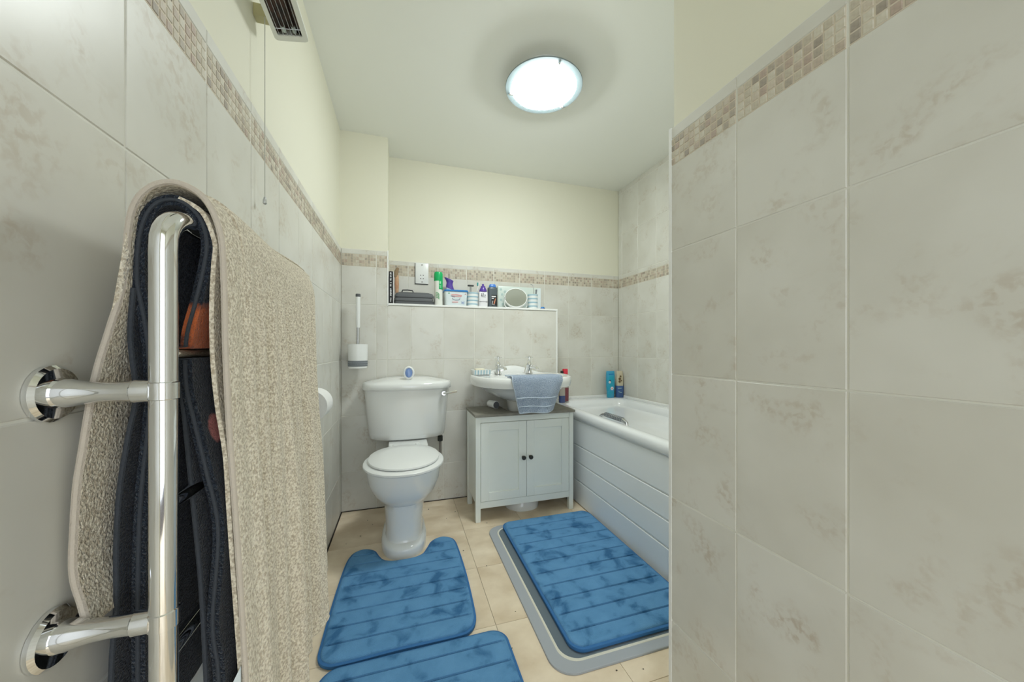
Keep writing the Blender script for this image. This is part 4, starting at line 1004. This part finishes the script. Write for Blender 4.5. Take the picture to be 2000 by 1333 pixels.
# clear box behind the mirror
t = thing('frosted_box', (.80, 2.46, SZ), 'pale frosted box standing against the tiles behind the mirror', 'box')
MB().box(.655, .985, 2.455, 2.50, SZ, SZ + .170, .004, 2).build('box_body', 'frost', t)
for k, (dx, dz) in enumerate(((.02, .145), (.03, .11), (.022, .07), (.035, .04), (.05, .13))):
    MB().lathe([(.009, 2.4538), (.009, 2.456)], (.655 + dx, 0, SZ + dz), 'y', 16).build('dot_print', 'frost_mark', t)
MB().box(.957, .983, 2.4535, 2.456, SZ + .004, SZ + .166).build('side_strip', 'tub_white', t, smooth=0)
# round mirror
mx_, my_, mz_ = .760, 2.365, SZ + .074
t = thing('shaving_mirror', (mx_, my_, SZ), 'round white framed tabletop mirror on a wire stand', 'mirror')
tilt = Matrix.Translation((mx_, my_, mz_)) @ Matrix.Rotation(radians(-14), 4, 'Z') @ Matrix.Rotation(radians(-28), 4, 'X') @ Matrix.Scale(1.1, 4)
MB().lathe([(.0690, -.006), (.0725, -.007), (.074, -.002), (.074, .006), (.068, .010), (.02, .011)], (0, 0, 0), 'y', 48, False, True).build('frame', 'plastic_white', t, xf=tilt)
MB().lathe([(.0700, -.0055), (.0700, -.002)], (0, 0, 0), 'y', 48).build('mirror_glass', 'mirror_glass', t, xf=tilt)
MB().tube([(mx_ - .080, my_ - .005, SZ + .070), (mx_ - .082, my_, SZ + .02), (mx_ - .07, my_ - .01, SZ + .004), (mx_, my_ - .02, SZ + .004), (mx_ + .07, my_ - .01, SZ + .004), (mx_ + .082, my_, SZ + .02), (mx_ + .080, my_ - .005, SZ + .070)], .0035, 10).build('stand', 'plastic_white', t)
for sx in (-1, 1):
    MB().lathe([(.004, sx * .073), (.004, sx * .084)], (mx_, my_ - .002, SZ + .073), 'x', 12).build('pivot', 'brushed', t)
# brushes in the slim cup
t = thing('small_brush', (.89, 2.37, SZ + .02), 'thin wire dental brush standing in the slim striped cup', 'brush')
MB().tube([(.892, 2.375, SZ + .015), (.896, 2.375, SZ + .15), (.892, 2.375, SZ + .172), (.874, 2.375, SZ + .180)], [.003, .0025, .0022, .003], 8).build('handle', 'brushed', t)
t = thing('folding_comb', (.91, 2.372, SZ + .02), 'small grey comb standing in the slim striped cup', 'comb')
MB().tube([(.905, 2.372, SZ + .015), (.914, 2.372, SZ + .10), (.918, 2.372, SZ + .142)], [.003, .004, .006], 8).build('comb_body', 'grey_band', t)
for k in range(5): MB().tube([(.912, 2.371, SZ + .112 + k * .006), (.905, 2.370, SZ + .114 + k * .006)], .0012, 6).build('tooth', 'grey_band', t)
t = thing('bottle_cap', (.955, 2.335, SZ), 'small blue plastic cap lying at the end of the shelf', 'cap')
MB().lathe([(.016, SZ), (.0165, SZ + .004), (.012, SZ + .013), (.005, SZ + .016)], (.952, 2.338, 0), n=24).build('cap_shell', 'blue_lid', t)
MB().lathe([(.0168, SZ + .0005), (.0175, SZ + .0015), (.0175, SZ + .0035), (.0168, SZ + .0045)], (.952, 2.338, 0), n=24, cap0=False, cap1=False).build('cap_rim', 'mark_blue', t)
